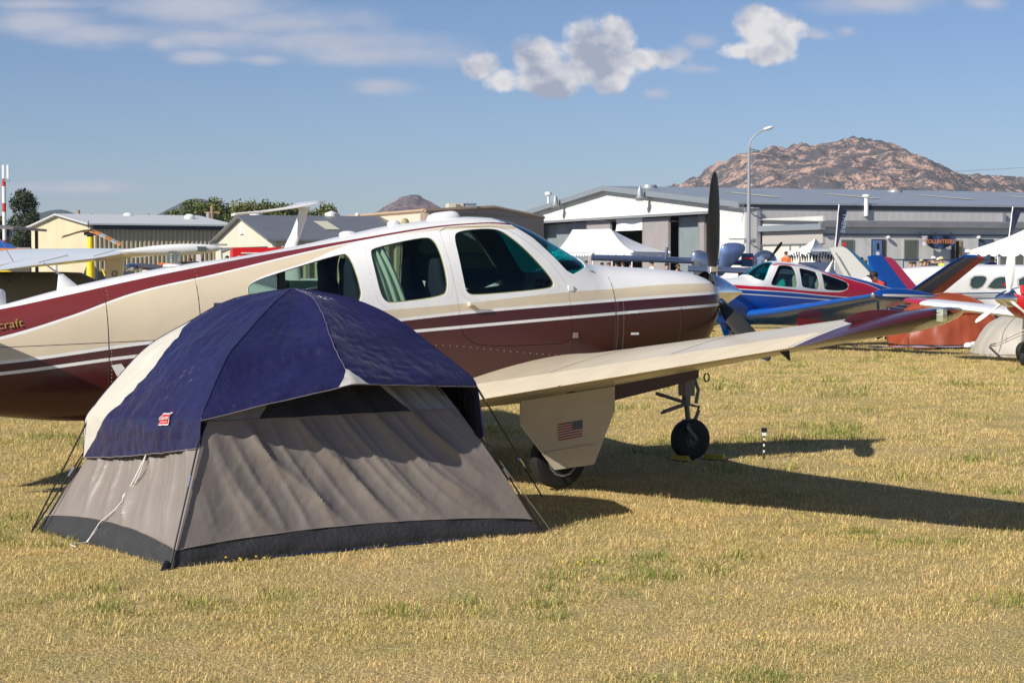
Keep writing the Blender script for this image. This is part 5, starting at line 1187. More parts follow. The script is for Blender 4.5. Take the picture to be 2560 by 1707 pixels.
P=Vector((*XY(2504,88),0)); tag(MB().box((P.x+.5,P.y,1.2),(1.1,.1,2.3)).build('tent_sidewall',M_tent),'white hanging side curtain beneath the large event tent','curtain')
def flag_(px,top,bot,D,lb):
    t,_=upright('feather_flag',px,D,lb,'flag'); z1=zt(top,D); z0=zt(bot,D); sc=D/F
    MB().tube([(0,0,0),(0.02,0,z0),(16*sc*.6,0,z1)],.03).build('pole',M_wplain,t)
    def f(u,v):
        x=lambda q:16*sc*.6*q
        return Vector((x(v)+u*(.13+.30*v)*1.0,.03*math.sin(v*6+u*3),z0+(z1-z0)*v-u*.25*v))
    fl=MB().grid(f,4,16).build('cloth',M_navy,t,smooth=True)
    return t,fl,z0,z1
t,fl,z0,z1=flag_(2087,511,617,93,'tall narrow navy feather flag standing by the small canopy')
text('THERE','lettering',.32,mat('flag_print',(.25,.3,.42),.6),fl,frame_mat((.42,-.06,z1-.95),(-.13,0,-1),(1,0,-.1)),spacing=1.1)
t,fl,z0,z1=flag_(2521,517,592,93,'tall narrow navy feather flag above the large event tent')
# small dome tents on the right
def camp_dome(name,label,px,py,D,w_,h_,dp,m,strip=None,seed=0,rot=0):
    P=W(px,655,D); t=empty(name,(P.x,D,gz(D)),rot,label,'tent')
    def f(u,v):
        a=2*math.pi*u; el=v*math.pi/2; q=math.cos(el)**.95; sq=1/max(abs(math.cos(a))**1.0,abs(math.sin(a))**1.0)**.35
        x=w_/2*q*math.cos(a)*sq; y=dp/2*q*math.sin(a)*sq; z=h_*math.sin(el)**.95
        n=.10*noise.noise(Vector((math.cos(a)*3,math.sin(a)*3,v*3+seed)))+.05*(1-abs(noise.noise(Vector((math.cos(a)*9,math.sin(a)*9,v*2+seed)))*2))
        s_=1+n*(1-v)+.03*math.cos(a*4)*0
        rid=.04*abs(math.sin(2*a+.6)); return Vector((x*s_*(1-rid*math.sin(math.pi*v)*1.5),y*s_*(1-rid*math.sin(math.pi*v)*1.5),z))
    o=MB().grid(f,96,24).build('rain_fly',m,t,smooth=True,ang=180)
    for k in range(4):
        a=(k/4+.125)+0; MB().tube([f(a,i/16)*1.006 for i in range(17)],.012,6).build('pole_sleeve',strip or m,t,smooth=True)
    MB().tube([f(i/48,.03)*1.01 for i in range(48)],.02,6,closed=True).build('hem',M_dark if not strip else strip,t)
    return t,f
M_or=mat('orange_nylon',(.27,.052,.018),.5,bump=.4,bscale=6,var=.12,vscale=2)
t,f=camp_dome('orange_dome_tent','rust orange dome tent behind the big wing tip',2372,855,45.6,2.85,1.32,2.1,M_or,seed=2)
MB().tube([f(i/40*.5+.5,.42)*1.01 for i in range(41)],.018,6).build('fly_seam',mat('orange_dark',(.16,.03,.01),.6),t)
t2=empty('ground_sheet',(W(2300,655,44.3).x,44.3,gz(44.3)+.03),0,'pale lilac groundsheet edge under the orange tent','groundsheet')
MB().grid(lambda u,v:Vector((-1.6+3.2*u,-.25+.5*v,.03+.03*noise.noise(Vector((u*9,v*3,0))))),30,4).build('sheet',mat('lilac_sheet',(.35,.34,.42),.7),t2,smooth=True)
M_gt=mat('pale_grey_nylon',(.36,.335,.29),.55,bump=.3,bscale=8,var=.08,vscale=2)
t,f=camp_dome('grey_dome_tent','pale grey dome tent with an orange stripe at the right frame edge',2592,875,41.5,2.7,1.02,2.0,M_gt,strip=M_gt,seed=6)
MB().grid(lambda u,v:f(.735+.02*u+.02*v,.02+.9*v)*1.012,4,20).build('orange_stripe',mat('orange_tape',(.75,.13,.01),.5),t,smooth=True)
P=W(2450,852,44.2); c=empty('cloth_bundle',(P.x,44.2,gz(44.2)),0,'crumpled white cloth lying beside the orange tent','cloth')
mb=MB(); 
for k in range(5): mb.ell((-.28+.14*k,.03*k,.09+.02*(k%2)),(.11,.09,.08),10,8)
mb.build('folds',M_wplain,c,smooth=True)
# ---------------- people
M_skin=mat('skin',(.42,.24,.16),.55); M_hairs=[mat('hair_dark',(.02,.014,.01),.7),mat('hair_brown',(.10,.05,.02),.7)]
def person_mesh(pose):
    if pose=='stand': J=dict(pel=(0,0,.95),sp=(0,.01,1.2),ch=(0,0,1.38),nk=(0,-.01,1.52),hd=(0,-.02,1.64),ht=(0,-.01,1.75),sl=(.17,0,1.42),el=(.23,.03,1.14),wl=(.24,-.06,.90),fl=(.245,-.09,.80),sr=(-.17,0,1.42),er=(-.24,.03,1.15),wr=(-.22,-.12,.95),fr=(-.20,-.17,.87),kl=(.10,-.01,.50),al=(.11,.03,.09),tl=(.13,-.14,.04),kr=(-.10,-.02,.50),ar=(-.11,.02,.09),tr=(-.13,-.15,.04))
    else: J=dict(pel=(0,.10,.92),sp=(0,.0,1.14),ch=(0,-.12,1.29),nk=(0,-.22,1.38),hd=(0,-.30,1.46),ht=(0,-.33,1.56),sl=(.17,-.14,1.30),el=(.28,-.34,1.13),wl=(.05,-.50,1.14),fl=(-.06,-.50,1.15),sr=(-.17,-.14,1.30),er=(-.30,-.34,1.15),wr=(-.08,-.48,1.18),fr=(.03,-.46,1.19),kl=(.10,.06,.50),al=(.11,.12,.09),tl=(.13,-.04,.04),kr=(-.10,.05,.50),ar=(-.11,.12,.09),tr=(-.13,-.05,.04))
    rad=dict(pel=.145,sp=.135,ch=.16,nk=.06,hd=.10,ht=.075,sl=.07,el=.045,wl=.032,fl=.03,sr=.07,er=.045,wr=.032,fr=.03,kl=.062,al=.042,tl=.035,kr=.062,ar=.042,tr=.035)
    E=[('pel','sp'),('sp','ch'),('ch','nk'),('nk','hd'),('hd','ht'),('ch','sl'),('sl','el'),('el','wl'),('wl','fl'),('ch','sr'),('sr','er'),('er','wr'),('wr','fr'),('pel','kl'),('kl','al'),('al','tl'),('pel','kr'),('kr','ar'),('ar','tr')]
    ks=list(J); me=bpy.data.meshes.new('b'); me.from_pydata([J[k] for k in ks],[(ks.index(a),ks.index(b)) for a,b in E],[])
    o=bpy.data.objects.new('b',me); C.objects.link(o); md=o.modifiers.new('s','SKIN'); 
    sv=me.skin_vertices[0].data if me.skin_vertices else None
    if sv is None:
        bm=bmesh.new(); bm.from_mesh(me); bm.verts.layers.skin.verify(); bm.to_mesh(me); bm.free(); sv=me.skin_vertices[0].data
    for i,k in enumerate(ks): sv[i].radius=(rad[k],rad[k]*(.8 if k in('pel','sp','ch') else 1)); sv[i].use_root=(k=='pel')
    o.modifiers.new('d','SUBSURF').levels=1
    dg=bpy.context.evaluated_depsgraph_get(); m2=bpy.data.meshes.new_from_object(o.evaluated_get(dg)); bpy.data.objects.remove(o)
    mats=[]
    for i,p in enumerate(m2.polygons):
        c=p.center; arm= abs(c.x)>.20 and c.z<(1.22) and c.z>.75
        if pose=='lean': arm=(c.y<-.30 and c.z<1.24 and c.z>1.0)
        z_n=1.47 if pose=='stand' else 1.36
        mats.append(0 if (c.z>z_n+.02 and (pose=='stand' or c.y<-.15)) or arm else (1 if c.z>.93 else (2 if c.z>.10 else 3)))
    for m in range(4): m2.materials.append(None)
    m2.polygons.foreach_set('material_index',mats); m2.shade_smooth(); return m2,J
PM={p:person_mesh(p) for p in ('stand','lean')}
TR=[mat('trouser_dark',(.03,.035,.05),.8),mat('trouser_khaki',(.3,.25,.17),.8),mat('trouser_jean',(.05,.08,.16),.8)]
def person(label,px,py,D,shirt,hat=None,hair=0,rz=0,pose='stand',group='people standing on the apron',glasses=False,basez=None,pack=None):
    me,J=PM[pose]; P=W(px,py,D); top=1.78 if pose=='stand' else 1.60
    sc_=1.12 if pose=='lean' else 1
    z=P.z-top*sc_ if basez is None else basez
    t=empty('person',(P.x,D,z),rz,label,'person',group)
    t.scale=(sc_,)*3
    b=bpy.data.objects.new('body',me.copy()); C.objects.link(b); b.parent=t
    for i,m in enumerate((M_skin,shirt,TR[int(px)%3],M_dark)): b.data.materials[i]=m
    h=Vector(J['hd']); r_=.100; dz=.012
    mb=MB().ell(h+Vector((0,.018,.045+dz)),(r_,.106,.088),12,8); mb.build('hair',M_hairs[hair],t,smooth=True)
    f=MB(); f.ell(h+Vector((0,-.128,-.005)),(.014,.02,.02),6,5); f.build('nose',M_skin,b,smooth=True)
    if glasses: MB().box(h+Vector((0,-.115,.03)),(.15,.04,.035)).build('sunglasses',M_dark,t)
    else:
        for s in (-.04,.04): MB().ell(h+Vector((s,-.105,.03)),(.014,.01,.009),6,5).build('eye',M_dark,b)
    if hat: MB().lathe([(.001,.13),(.08,.12),(.112,.06),(.118,.03),(.17,.02),(.17,.012),(.11,.01)],h+Vector((0,0,.03+dz)),n=14).build('hat',hat,t,smooth=True)
    if pack: MB().ell(Vector(J['ch'])+Vector((0,.16,-.12)),(.15,.10,.22),10,8).build('backpack',pack,t,smooth=True)
    return t
c_=lambda n,r,g,b: mat(n,(r,g,b),.8)
hy=c_('shirt_lime',.55,.75,.03); wh=c_('shirt_white',.65,.65,.62); rd=c_('shirt_red',.42,.03,.03); bk_=c_('shirt_black',.02,.02,.025); bl=c_('shirt_royal',.03,.05,.38); gy=c_('shirt_grey',.25,.28,.33); orn=c_('shirt_orange',.7,.12,.02); hs=c_('hat_straw',.55,.45,.28); hw=c_('hat_white',.7,.68,.62); hk=c_('hat_khaki',.35,.34,.2); teal=c_('hat_teal',.12,.42,.35); skyb=c_('shirt_pale_blue',.25,.35,.5)
crowd=[(2153,643,78,gy,None,0,'dark haired person just right of the white tail fin blue edge'),(2163,650,76,hy,None,1,'person in a lime shirt beside the white tail fin'),(2177,654,74,skyb,teal,0,'person in a teal cap and pale blue shirt by the lime shirted one'),(2189,655,72,bk_,None,0,'dark haired person in a black vest facing the camera by the blue rail'),(2201,657,71,gy,None,0,'person in a grey shirt with hand at the mouth nearest the blue tail'),
 (2303,649,86,gy,hk,1,'person in a khaki cap, leftmost under the banner'),(2312,648,84,bk_,None,0,'dark haired person in black second from left under the banner'),(2321,652,86,rd,None,1,'person in red seen between dark haired and white capped people'),(2334,642,84,bk_,hw,1,'person in a white cap and black shirt under the banner'),(2347,645,85,wh,hw,1,'person in a white cap and white shirt under the banner'),(2354,643,83,hy,hs,1,'person in a straw hat and lime top under the banner'),
 (2277,653,88,orn,None,1,'person in orange seen over the white wing behind the red tail edge'),(2286,654,90,bk_,None,0,'dark figure just right of the orange one behind the red tail edge'),(2449,657,84,rd,None,1,'bare headed person just right of the red rudder tip'),
 (1965,628,90,orn,None,1,'person in an orange top with yellow panel left of the canopy'),(2048,650,88,bk_,None,0,'dark haired head below the canopy'),(1630,651,84,wh,hw,0,'person in a white hat seen over the engine cowling'),(1667,657,82,bk_,None,0,'dark haired person right of the white hatted one over the cowling'),(1695,660,84,rd,None,1,'bald reddish headed person nearest the propeller over the cowling'),(1465,651,95,gy,None,1,'brown haired person at the foot of the windshield beneath the event tent'),
 (475,644,84,bk_,None,1,'brown haired person in black just right of the glass beacon'),(502,645,86,gy,None,1,'brown haired person second from the glass beacon'),(568,639,92,c_('shirt_mustard',.5,.28,.03),None,0,'person in mustard left of the red trailer'),(580,641,94,c_('shirt_green',.04,.1,.03),None,0,'person in dark green left of the red trailer')]
for i,(px,py,D,sh,hat,hr,lb) in enumerate(crowd): person(lb,px,py,D,sh,hat,hr,rz=[.4,-.6,2.8,.2,-1.2,1.1][i%6])
person('man in a royal blue polo shirt standing before the large event tent',2481,641,88,bl,None,0,0)
person('man in sunglasses and red shirt leaning on the blue tail with folded arms',2207,678,47.9,rd,None,0,R(-58),'lean',group=None,glasses=True)
person('person in lime seen through the blue aircraft cabin windows',2050,668,55,hy,None,0,.5,basez=-.35)
rngp=random.Random(9)
for i,px in enumerate((1505,1521,1540,1556,1577)): person(['dark haired','second','third','fourth','fifth'][i]+' figure in shade under the event tent counted from the left pole' if i else 'first figure in shade under the event tent by the left pole',px,656,98+i,[bk_,gy,rd,bk_,hy][i],None,i%2,i*.7,group='people under the event tent')
for i,(px,D,sh) in enumerate(((690,62,c_('jean_shirt',.05,.09,.16)),(706,62,bk_))): person(['person in denim standing left beyond the rear cabin window','person in black standing right beyond the rear cabin window'][i],px,655,D,sh,None,0,.3*i,basez=gz(D))
# ---------------- other aircraft
def prop3(parent,c,rad,ch,m,angs,axis=(1,0,0),rm=1.0):
    ax=Vector(axis).normalized(); up=Vector((0,0,1)); sd=ax.cross(up).normalized()
    for ang in angs:
        A_=R(ang); rd_=up*math.cos(A_)+sd*math.sin(A_); tn=sd*math.cos(A_)-up*math.sin(A_); rings=[]
        for f,q,th,tw in ((.08,.4,.05,75),(.2,.6,.03,65),(.4,.95,.018,50),(.65,1,.012,38),(.85,.85,.009,30),(.97,.5,.006,26),(1,.12,.003,26)):
            d=tn*math.cos(R(tw))+ax*math.sin(R(tw)); n=ax*math.cos(R(tw))-tn*math.sin(R(tw))
            rings.append([Vector(c)+rd_*rad*f+d*ch*.5*q*math.cos(k*math.pi/5)+n*th*math.sin(k*math.pi/5) for k in range(10)])
        MB().loft(rings).build('propeller_blade',m,parent,smooth=True,ang=60)
def wingpanel(name,secs,m,parent,th=.13):
    # secs: list of (LE, TE) points
    rings=[]
    for le,te in secs:
        le,te=Vector(le),Vector(te); d=te-le; c=d.length; rings.append([le+d*(x/c)+Vector((0,0,z)) for x,z in airfoil(c,th,0,1,12)])
    return MB().loft(rings).build(name,m,parent,smooth=True,ang=50)
def fus(stn,m,parent,name='fuselage',n=28,ex=2.4):
    rings=[]
    for x,zt_,zb,hw in stn:
        c=(zt_+zb)/2; h=(zt_-zb)/2; rings.append([Vector((x,hw*math.copysign(abs(math.cos(a))**(2/ex),math.cos(a)),c+h*math.copysign(abs(math.sin(a))**(2/ex),math.sin(a)))) for a in [2*math.pi*j/n for j in range(n)]])
    return MB().loft(rings).build(name,m,parent,smooth=True,ang=60)
def fstn(tabt,tabb,tabh,x0,x1,n=30): return [(x0+(x1-x0)*i/n,interp(tabt,x0+(x1-x0)*i/n),interp(tabb,x0+(x1-x0)*i/n),interp(tabh,x0+(x1-x0)*i/n)) for i in range(n+1)]
M_dkglass=mat('cabin_glass_dark',(.035,.06,.055),.08,coat=.5); M_silver=mat('polished_skin',(.30,.34,.42),.22,.9,var=.15,vscale=1.5,bump=.05,bscale=3); M_bluesilver=mat('blue_grey_skin',(.10,.125,.20),.4,.3)
# white low wing aircraft at the left, its right wing towards us
def left_plane():
    o=Vector((-6.5,25,0)); t=empty('low_wing_aircraft',o,0,'white low wing aircraft with tip tank whose wing shows behind the beige tail','aircraft')
    w=lambda px,py,D: W(px,py,D)-o
    S_=[(w(500,628,22.35),w(304,634,22.0)),(w(430,630,22.9),w(230,647,22.4)),(w(370,632,24.0),w(90,663,23.0)),(w(300,632,25.4),w(-60,684,24.0)),(w(120,634,27.4),w(-330,716,25.4))]
    rings=[]
    wg=wingpanel('wing',S_,M_white,t,.085)
    for i in range(3): MB().tube([S_[i+1][1].lerp(S_[i+1][0],.02*k+.02)+Vector((0,0,.03+.004*k)) for k in range(14)],.006,4).build('rib_line',M_grey,wg)
    mb=MB(); rg=[]
    A_=w(556,627,22.5); B_=w(296,636,22.0)
    for i in range(22):
        u=i/21; r_=.072*math.sqrt(max(.002,1-((u-.42)/.42)**2)) if u<.42 else .072*max(.05,math.cos((u-.42)/.58*math.pi/2))**.7
        p=A_.lerp(B_,u); rg.append([p+Vector((0,r_*math.cos(a),r_*math.sin(a)+.03)) for a in [2*math.pi*j/18 for j in range(18)]])
    tk=mb.loft(rg).build('tip_tank',M_white,wg,smooth=True); p=A_.lerp(B_,.2); MB().box(p+Vector((0,-.06,.03)),(.12,.04,.06)).build('nav_light',mat('nav_dark',(.06,.08,.08),.3),tk)
    MB().tube([A_,A_+Vector((.14,0,.03))],[.03,.003],8).build('tank_spike',M_steel,tk)
    gl=MB().prism([w(262,650,22.9),w(310,648,22.9),w(302,735,22.9),w(268,735,22.9)],(0,.03,0)).build('gear_door',M_cream,t); q=w(286,684,22.87)
    MB().tube([q+Vector((.03*math.cos(a),0,.035*math.sin(a))) for a in [k*math.pi/5 for k in range(10)]],.006,5,closed=True).build('ring_mark',M_dark,gl)
    MB().tube([w(284,700,23.1),w(284,800,23.1)+Vector((0,0,0))],.04).build('gear_leg',M_steel,t)
    x=w(284,0,23.1).x; mb=MB().lathe([(.1,-.07),(.2,-.07),(.22,0),(.2,.07),(.1,.07)],(x,-1.9,.22),axis='Y',n=24); mb.build('tyre',M_black,t,smooth=True)
    # fuselage reaching behind, shade of the wing put into its dark colour
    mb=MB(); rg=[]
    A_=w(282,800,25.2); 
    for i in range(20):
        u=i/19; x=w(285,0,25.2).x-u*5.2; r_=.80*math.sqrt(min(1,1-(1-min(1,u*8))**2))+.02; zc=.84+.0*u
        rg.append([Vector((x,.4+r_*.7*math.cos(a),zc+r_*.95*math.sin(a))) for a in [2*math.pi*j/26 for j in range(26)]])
    fu=mb.loft(rg).build('fuselage',mat('shaded_skin',(.13,.12,.11),.5),t,smooth=True)
    MB().box(w(30,694,23.9),(.28,.05,.03)).build('step_bar',M_dark,t); MB().box(w(25,703,23.9),(.03,.04,.09)).build('step_strut',M_dark,t)
    mb=MB().tube([w(34,655,24.2),w(-3,592,24.4)],[.006,.003],5); mb.build('wire_antenna',M_steel,t)
    for a,b in ((41,55),): MB().box(w(48,634,26.1)+Vector((0,0,.0)),(.07,.05,.02)).build('red_marker',M_red,t)
left_plane()
def simple_low(label,px,D,z0,rz,P_,m_top,group=None): pass
# yellow wing aircraft (far left)
t=empty('yellow_aircraft',(W(20,655,40).x,40,0),0,'yellow winged light aircraft behind the white wing at far left','aircraft')
o=Vector((W(20,655,40).x,40,0)); wingpanel('wing',[(W(-80,625,40)-o+Vector((0,.3,.0)),W(-80,626,40)-o-Vector((0,.3,.0))),(W(60,626,40)-o+Vector((0,.3,.0)),W(60,627,40)-o-Vector((0,.3,0))),(W(168,627,40)-o+Vector((0,.2,0)),W(168,629,40)-o-Vector((0,.2,0)))],M_orange,t,.12)
fus([(-1.9,1.5,.7,.1),(-1.5,1.75,.6,.35),(-.5,1.8,.5,.4),(.6,1.3,.6,.3),(1.2,1.05,.85,.05)],M_yel,t); MB().box(W(126,626,39.7)-o,(.16,.05,.05)).build('wing_marker',M_steel,t)
# blue tail
P=W(0,655,46); t=empty('blue_tail_aircraft',P-Vector((0,0,P.z)),0,'aircraft with a bright blue fin at the left frame edge','aircraft')
o=P-Vector((0,0,P.z)); MB().prism([W(-40,600,46)-o,W(0,600,46)-o,W(38,618,46)-o,W(30,660,46)-o,W(-40,660,46)-o],(0,.08,0)).build('fin',M_blue,t); fus([(-2.5,1.6,.6,.4),(-1,1.5,.6,.35),(.3,1.3,.8,.15)],M_white,t)
# red antenna-like stick
t,_=upright('marker_pole',139,44,'thin dark rod on a white tube standing by the yellow wing','pole'); MB().tube([(0,0,0),(0,0,zt(617,44))],.045,8).build('tube',M_wplain,t); MB().tube([(0,0,zt(617,44)),(0,0,zt(592,44))],.02,6).build('rod',M_dark,t)
# helicopter
D=52; P=W(228,655,D); t=empty('helicopter',(P.x,D,gz(D)),0,'yellow helicopter whose mast and drooping rotor show above the white wing','helicopter'); o=Vector((P.x,D,gz(D)))
MB().tube([W(227,700,D)-o,W(226,640,D)-o,W(226,592,D)-o],[.12,.105,.08],14).build('mast_fairing',M_yel,t,smooth=True); h=MB().tube([W(226,592,D)-o,W(225,574,D)-o],.06,10); h.box(W(225,584,D)-o,(.30,.2,.10)); h.tube([W(218,590,D)-o,W(233,588,D)-o],.03); h.tube([W(221,572,D)-o,W(221,552,D)-o],.01); h.build('rotor_hub',M_dark,t)
def blade(pts,m,n_,wd=.13):
    rg=[]
    for i,(px,py) in enumerate(pts): p=W(px,py,D)-o; rg.append([p+Vector((0,-wd,-.03)),p+Vector((0,wd,0.03)),p+Vector((0,wd,.05)),p+Vector((0,-wd,-.01))])
    return MB().loft(rg).build(n_,m,t,smooth=True)
blade([(223,578),(205,579),(190,583),(172,589),(156,593)],mat('blade_brown',(.10,.07,.03),.5),'rotor_blade')
bo=mat('blade_orange',(.75,.30,.08),.5); bw=mat('blade_pale',(.6,.6,.62),.5); b2=blade([(226,578),(240,582),(252,587)],bo,'rotor_blade',.16)
for a,b,m in (((252,587),(264,593),bw),((264,593),(280,601),bo),((280,601),(292,608),bw),((292,608),(303,612),bo)): 
    q=blade([a,b],m,'blade_band',.16); q.parent=b2
MB().ell(Vector((0.3,0,.80)),(1.1,.5,.45),18,12).build('cabin',M_yel,t,smooth=True); MB().tube([(-.8,0,1.2),(-4.5,0,1.35)],[.18,.07],10).build('tail_boom',M_yel,t)
for s in (-.6,.6): MB().tube([(-1,s,.05),(1,s,.05),(1.3,s,.2)],.03).build('skid',M_dark,t)
# T-tail aircraft
D=40; o=Vector((W(700,655,D).x,D,gz(D))); t=empty('t_tail_aircraft',o,0,'white aircraft with a tall T-shaped tail rising above the beige roof','aircraft')
w=lambda px,py,dd=0: W(px,py,D+dd)-o
rg=[]
for px0,px1,py in ((700,752,700),(708,747,640),(713,744,612),(727,753,585),(741,765,550),(747,770,528),(748,778,518)):
    a,b=w(px0,py),w(px1,py); m_=(a+b)/2; L=(b-a).length; rg.append([m_+Vector((L/2*math.cos(q),.045*math.sin(q)*(1+.5*math.cos(q)),0)) for q in [2*math.pi*j/16 for j in range(16)]])
MB().loft(rg).build('tail_fin',M_white,t,smooth=True)
sb=[]
for px0,px1,py,dd in ((577,589,537,-1.25),(640,672,530,-.8),(700,740,521,-.35),(732,790,512,0),(740,800,508,.25),(760,800,506,.8),(790,815,505,1.25)):
    a,b=w(px0,py,dd),w(px1,py-1,dd); m_=(a+b)/2; L=(b-a).length; sb.append([m_+Vector((L/2*math.cos(q),.0,.028*math.sin(q)+.012*math.cos(q))) for q in [2*math.pi*j/14 for j in range(14)]])
MB().loft(sb).build('tailplane',M_white,t,smooth=True); fus([(-1.0,1.35,.95,.06),(.5,1.5,.7,.3),(2,1.75,.55,.5),(4,1.8,.5,.55),(6,1.3,.6,.45),(6.8,1.1,.8,.2)],M_white,t)
wingpanel('wing',[((3.4,-4.6,.95),(2.2,-4.6,.95)),((3.6,0,.7),(2.0,0,.7)),((3.4,4.6,.95),(2.2,4.6,.95))],M_white,t)
# white-and-grey aircraft behind the beacon, with wheels
D=44; o=Vector((W(400,655,D).x,D,gz(D))); t=empty('grey_tip_aircraft',o,0,'white aircraft with a polished grey wing tip beyond the strobe beacon','aircraft')
w=lambda px,py,dd=0: W(px,py,D+dd)-o
MB().ell(w(332,668),(.17,.5,.10),16,10).build('wing_pod',M_silver,t,smooth=True); wingpanel('wing',[(w(345,666,-.5),w(345,670,.6)),(w(420,672,-.5),w(420,676,.6)),(w(500,676,-.5),w(500,678,.6))],mat('slate_wing',(.10,.10,.13),.35,.3),t)
fus([(-.9,1.50,1.15,.1),(-.3,1.68,.9,.4),(1.0,1.72,.75,.5),(2.2,1.62,.8,.4),(3.0,1.4,.9,.2)],M_white,t); MB().box(w(380,682,-.3),(.42,.25,.13)).build('white_pod',M_wplain,t)
MB().box(w(470,662,-.6),(.5,.1,.16)).build('dark_panel',M_black,t); MB().box(w(415,660,-.62),(.35,.05,.05)).build('orange_mark',mat('orange_tape',(.75,.13,.01),.5),t)
for k in (-.2,1.6): MB().lathe([(.05,-.06),(.17,-.06),(.19,0),(.17,.06),(.05,.06)],(k,-.4,.19),axis='Y',n=20).build('tyre',M_black,t,smooth=True); 
MB().tube([(-.2,-.4,.2),(-.2,-.2,.9)],.03).build('gear_leg',M_steel,t); MB().tube([(1.6,-.4,.2),(1.6,-.2,.9)],.03).build('gear_leg',M_steel,t)
# blue engine cowl with yellow strut
D=38; o=Vector((W(280,655,D).x,D,0)); t=empty('dark_cowled_aircraft',o,0,'aircraft with a dark blue cowling and yellow strut below the white wing','aircraft')
MB().ell(W(281,700,D)-o,(.14,.5,.28),16,12).build('cowling',mat('cowl_navy',(.02,.05,.14),.25,coat=.5),t,smooth=True); MB().tube([W(256,672,D-.5)-o,W(263,690,D-.5)-o],.02).build('strut',M_yel,t); MB().box(Vector((0,.4,.9)),(.4,1.6,1.3)).build('fuselage',M_dark,t)
# polished canopy aircraft
D=60; o=Vector((W(530,655,D).x,D,gz(D))); t=empty('silver_nosed_aircraft',o,0,'aircraft with silver canopy cover beyond the two brown haired people','aircraft')
fus([(-.85,1.7,1.2,.05),(-.5,2.0,.9,.35),(.1,2.15,.7,.55),(1.0,1.95,.7,.5),(2.2,1.6,.9,.25)],mat('silver_cover',(.35,.36,.42),.4,.3),t); MB().tube([W(553,618,D-.5)-o,W(556,665,D-.5)-o],.03).build('strut',M_steel,t); MB().box(W(548,612,D)-o,(.5,.2,.06)).build('windscreen_frame',M_steel,t)
MB().tube([(-.2,0,.0),(0,0,.9)],.05).build('gear_leg',M_steel,t)
# blue-white winglet
t,_=upright('winglet',493,48,'small upright winglet, pale with a blue top, behind the tip tank','winglet'); zz=lambda py: zt(py,48)
q=lambda px: W(px,655,48).x-W(493,655,48).x
MB().prism([(q(492),0,zz(640)),(q(505),0,zz(640)),(q(500),0,zz(589)),(q(491),0,zz(589))],(0,.05,0)).build('pale_part',mat('pale_lilac',(.55,.5,.55),.5),t); MB().prism([(q(491),0,zz(588.5)),(q(500),0,zz(588.5)),(q(499),0,zz(577)),(q(496),0,zz(573)),(q(491),0,zz(574))],(0,.05,0)).build('blue_tip',M_blue,t); MB().box((.1,.3,zz(660)),(1.6,.8,.12)).build('wing_stub',M_white,t)
MB().tube([(0,0.3,-.0),(0,.3,zz(660))],.05).build('support',M_steel,t)
# red trailer
D=66; o=Vector((W(645,655,D).x,D,gz(D))); t=empty('red_trailer',o,R(14),'bright red box trailer between the shed and the beige aircraft','trailer')
rm_=mat('trailer_red',(.62,.01,.012),.4); MB().box((.0,0,1.55),(1.9,1.0,2.0)).build('box_body',rm_,t); MB().box((-.72,-.52,2.2),(.10,.02,.10)).build('sticker',M_wplain,t); MB().box((0,-.52,2.35),(1.3,.02,.04)).build('rail',M_wplain,t)
for s in (-.6,.6): MB().lathe([(.05,-.08),(.26,-.08),(.28,0),(.26,.08),(.05,.08)],(s,-.5,.3),axis='Y',n=20).build('wheel',M_black,t,smooth=True)
# parked dark pickup seen through the cabin glass
D=66; o=Vector((W(760,655,D).x,D,gz(D))); t=empty('parked_car',o,0,'white and dark parked car seen through the rear cabin window','car')
MB().prism([(-2.1,-.8,.45),(-2.1,-.8,.95),(-1.3,-.8,1.0),(-.8,-.8,1.45),(.6,-.8,1.45),(1.1,-.8,1.0),(2.1,-.8,.9),(2.1,-.8,.45)],(0,1.6,0)).build('body',M_white,t); MB().prism([(-1.15,-.82,1.02),(-.75,-.82,1.38),(.55,-.82,1.38),(.95,-.82,1.02)],(0,.02,0)).build('side_window',M_dkglass,t)
for s in (-1.3,1.3): MB().lathe([(.05,-.1),(.3,-.1),(.33,0),(.3,.1),(.05,.1)],(s,-.8,.33),axis='Y',n=20).build('wheel',M_black,t,smooth=True)
# polished twin
D=70
o=Vector((W(1800,655,D).x,D,gz(D))); t=empty('polished_twin_aircraft',o,0,'polished blue grey twin engine aircraft with two oval fins behind the big propeller','aircraft')
w=lambda px,py,dd=0: W(px,py,D+dd)-o
def oval(pts,m,y,th,name):
    P=smoothpoly([(w(px,py).x,w(px,py).z) for px,py in pts],2); n=len(P); c=(sum(p[0] for p in P)/n,sum(p[1] for p in P)/n); rg=[]
    for q,k in ((-1,.9),(-.6,.98),(0,1),(.6,.98),(1,.9)): rg.append([Vector((c[0]+(x-c[0])*k,y+q*th/2,c[1]+(z-c[1])*k)) for x,z in P])
    MB().loft(rg).build(name,m,t,smooth=True,ang=60)
oval([(1716,660),(1714,640),(1722,628),(1740,626),(1755,634),(1762,660),(1760,700),(1725,700)],M_silver,-2,.15,'tail_fin')
oval([(1788,640),(1790,620),(1800,609),(1828,607),(1848,612),(1852,624),(1838,645),(1806,676),(1795,690),(1780,690)],mat('fin_blue_grey',(.12,.18,.34),.3,.6,var=.2,vscale=2),-1.5,.15,'tail_fin')
wingpanel('tailplane',[(w(1478,648,-6),w(1478,641,-4.2)),(w(1620,652,-4),w(1620,645,-2)),(w(1740,656,-2),w(1740,650,0)),(w(1860,660,-1),w(1860,655,1))],M_bluesilver,t,.10)
MB().tube([w(1668,618,-3),w(1664,650,-3)],.05).build('strut',M_bluesilver,t)
wg=wingpanel('wing',[(w(1720,676,-5),w(1720,668,-3)),(w(1900,682,-5),w(1900,676,-3)),(w(2080,690,-5),w(2080,684,-3))],M_bluesilver,t,.09)
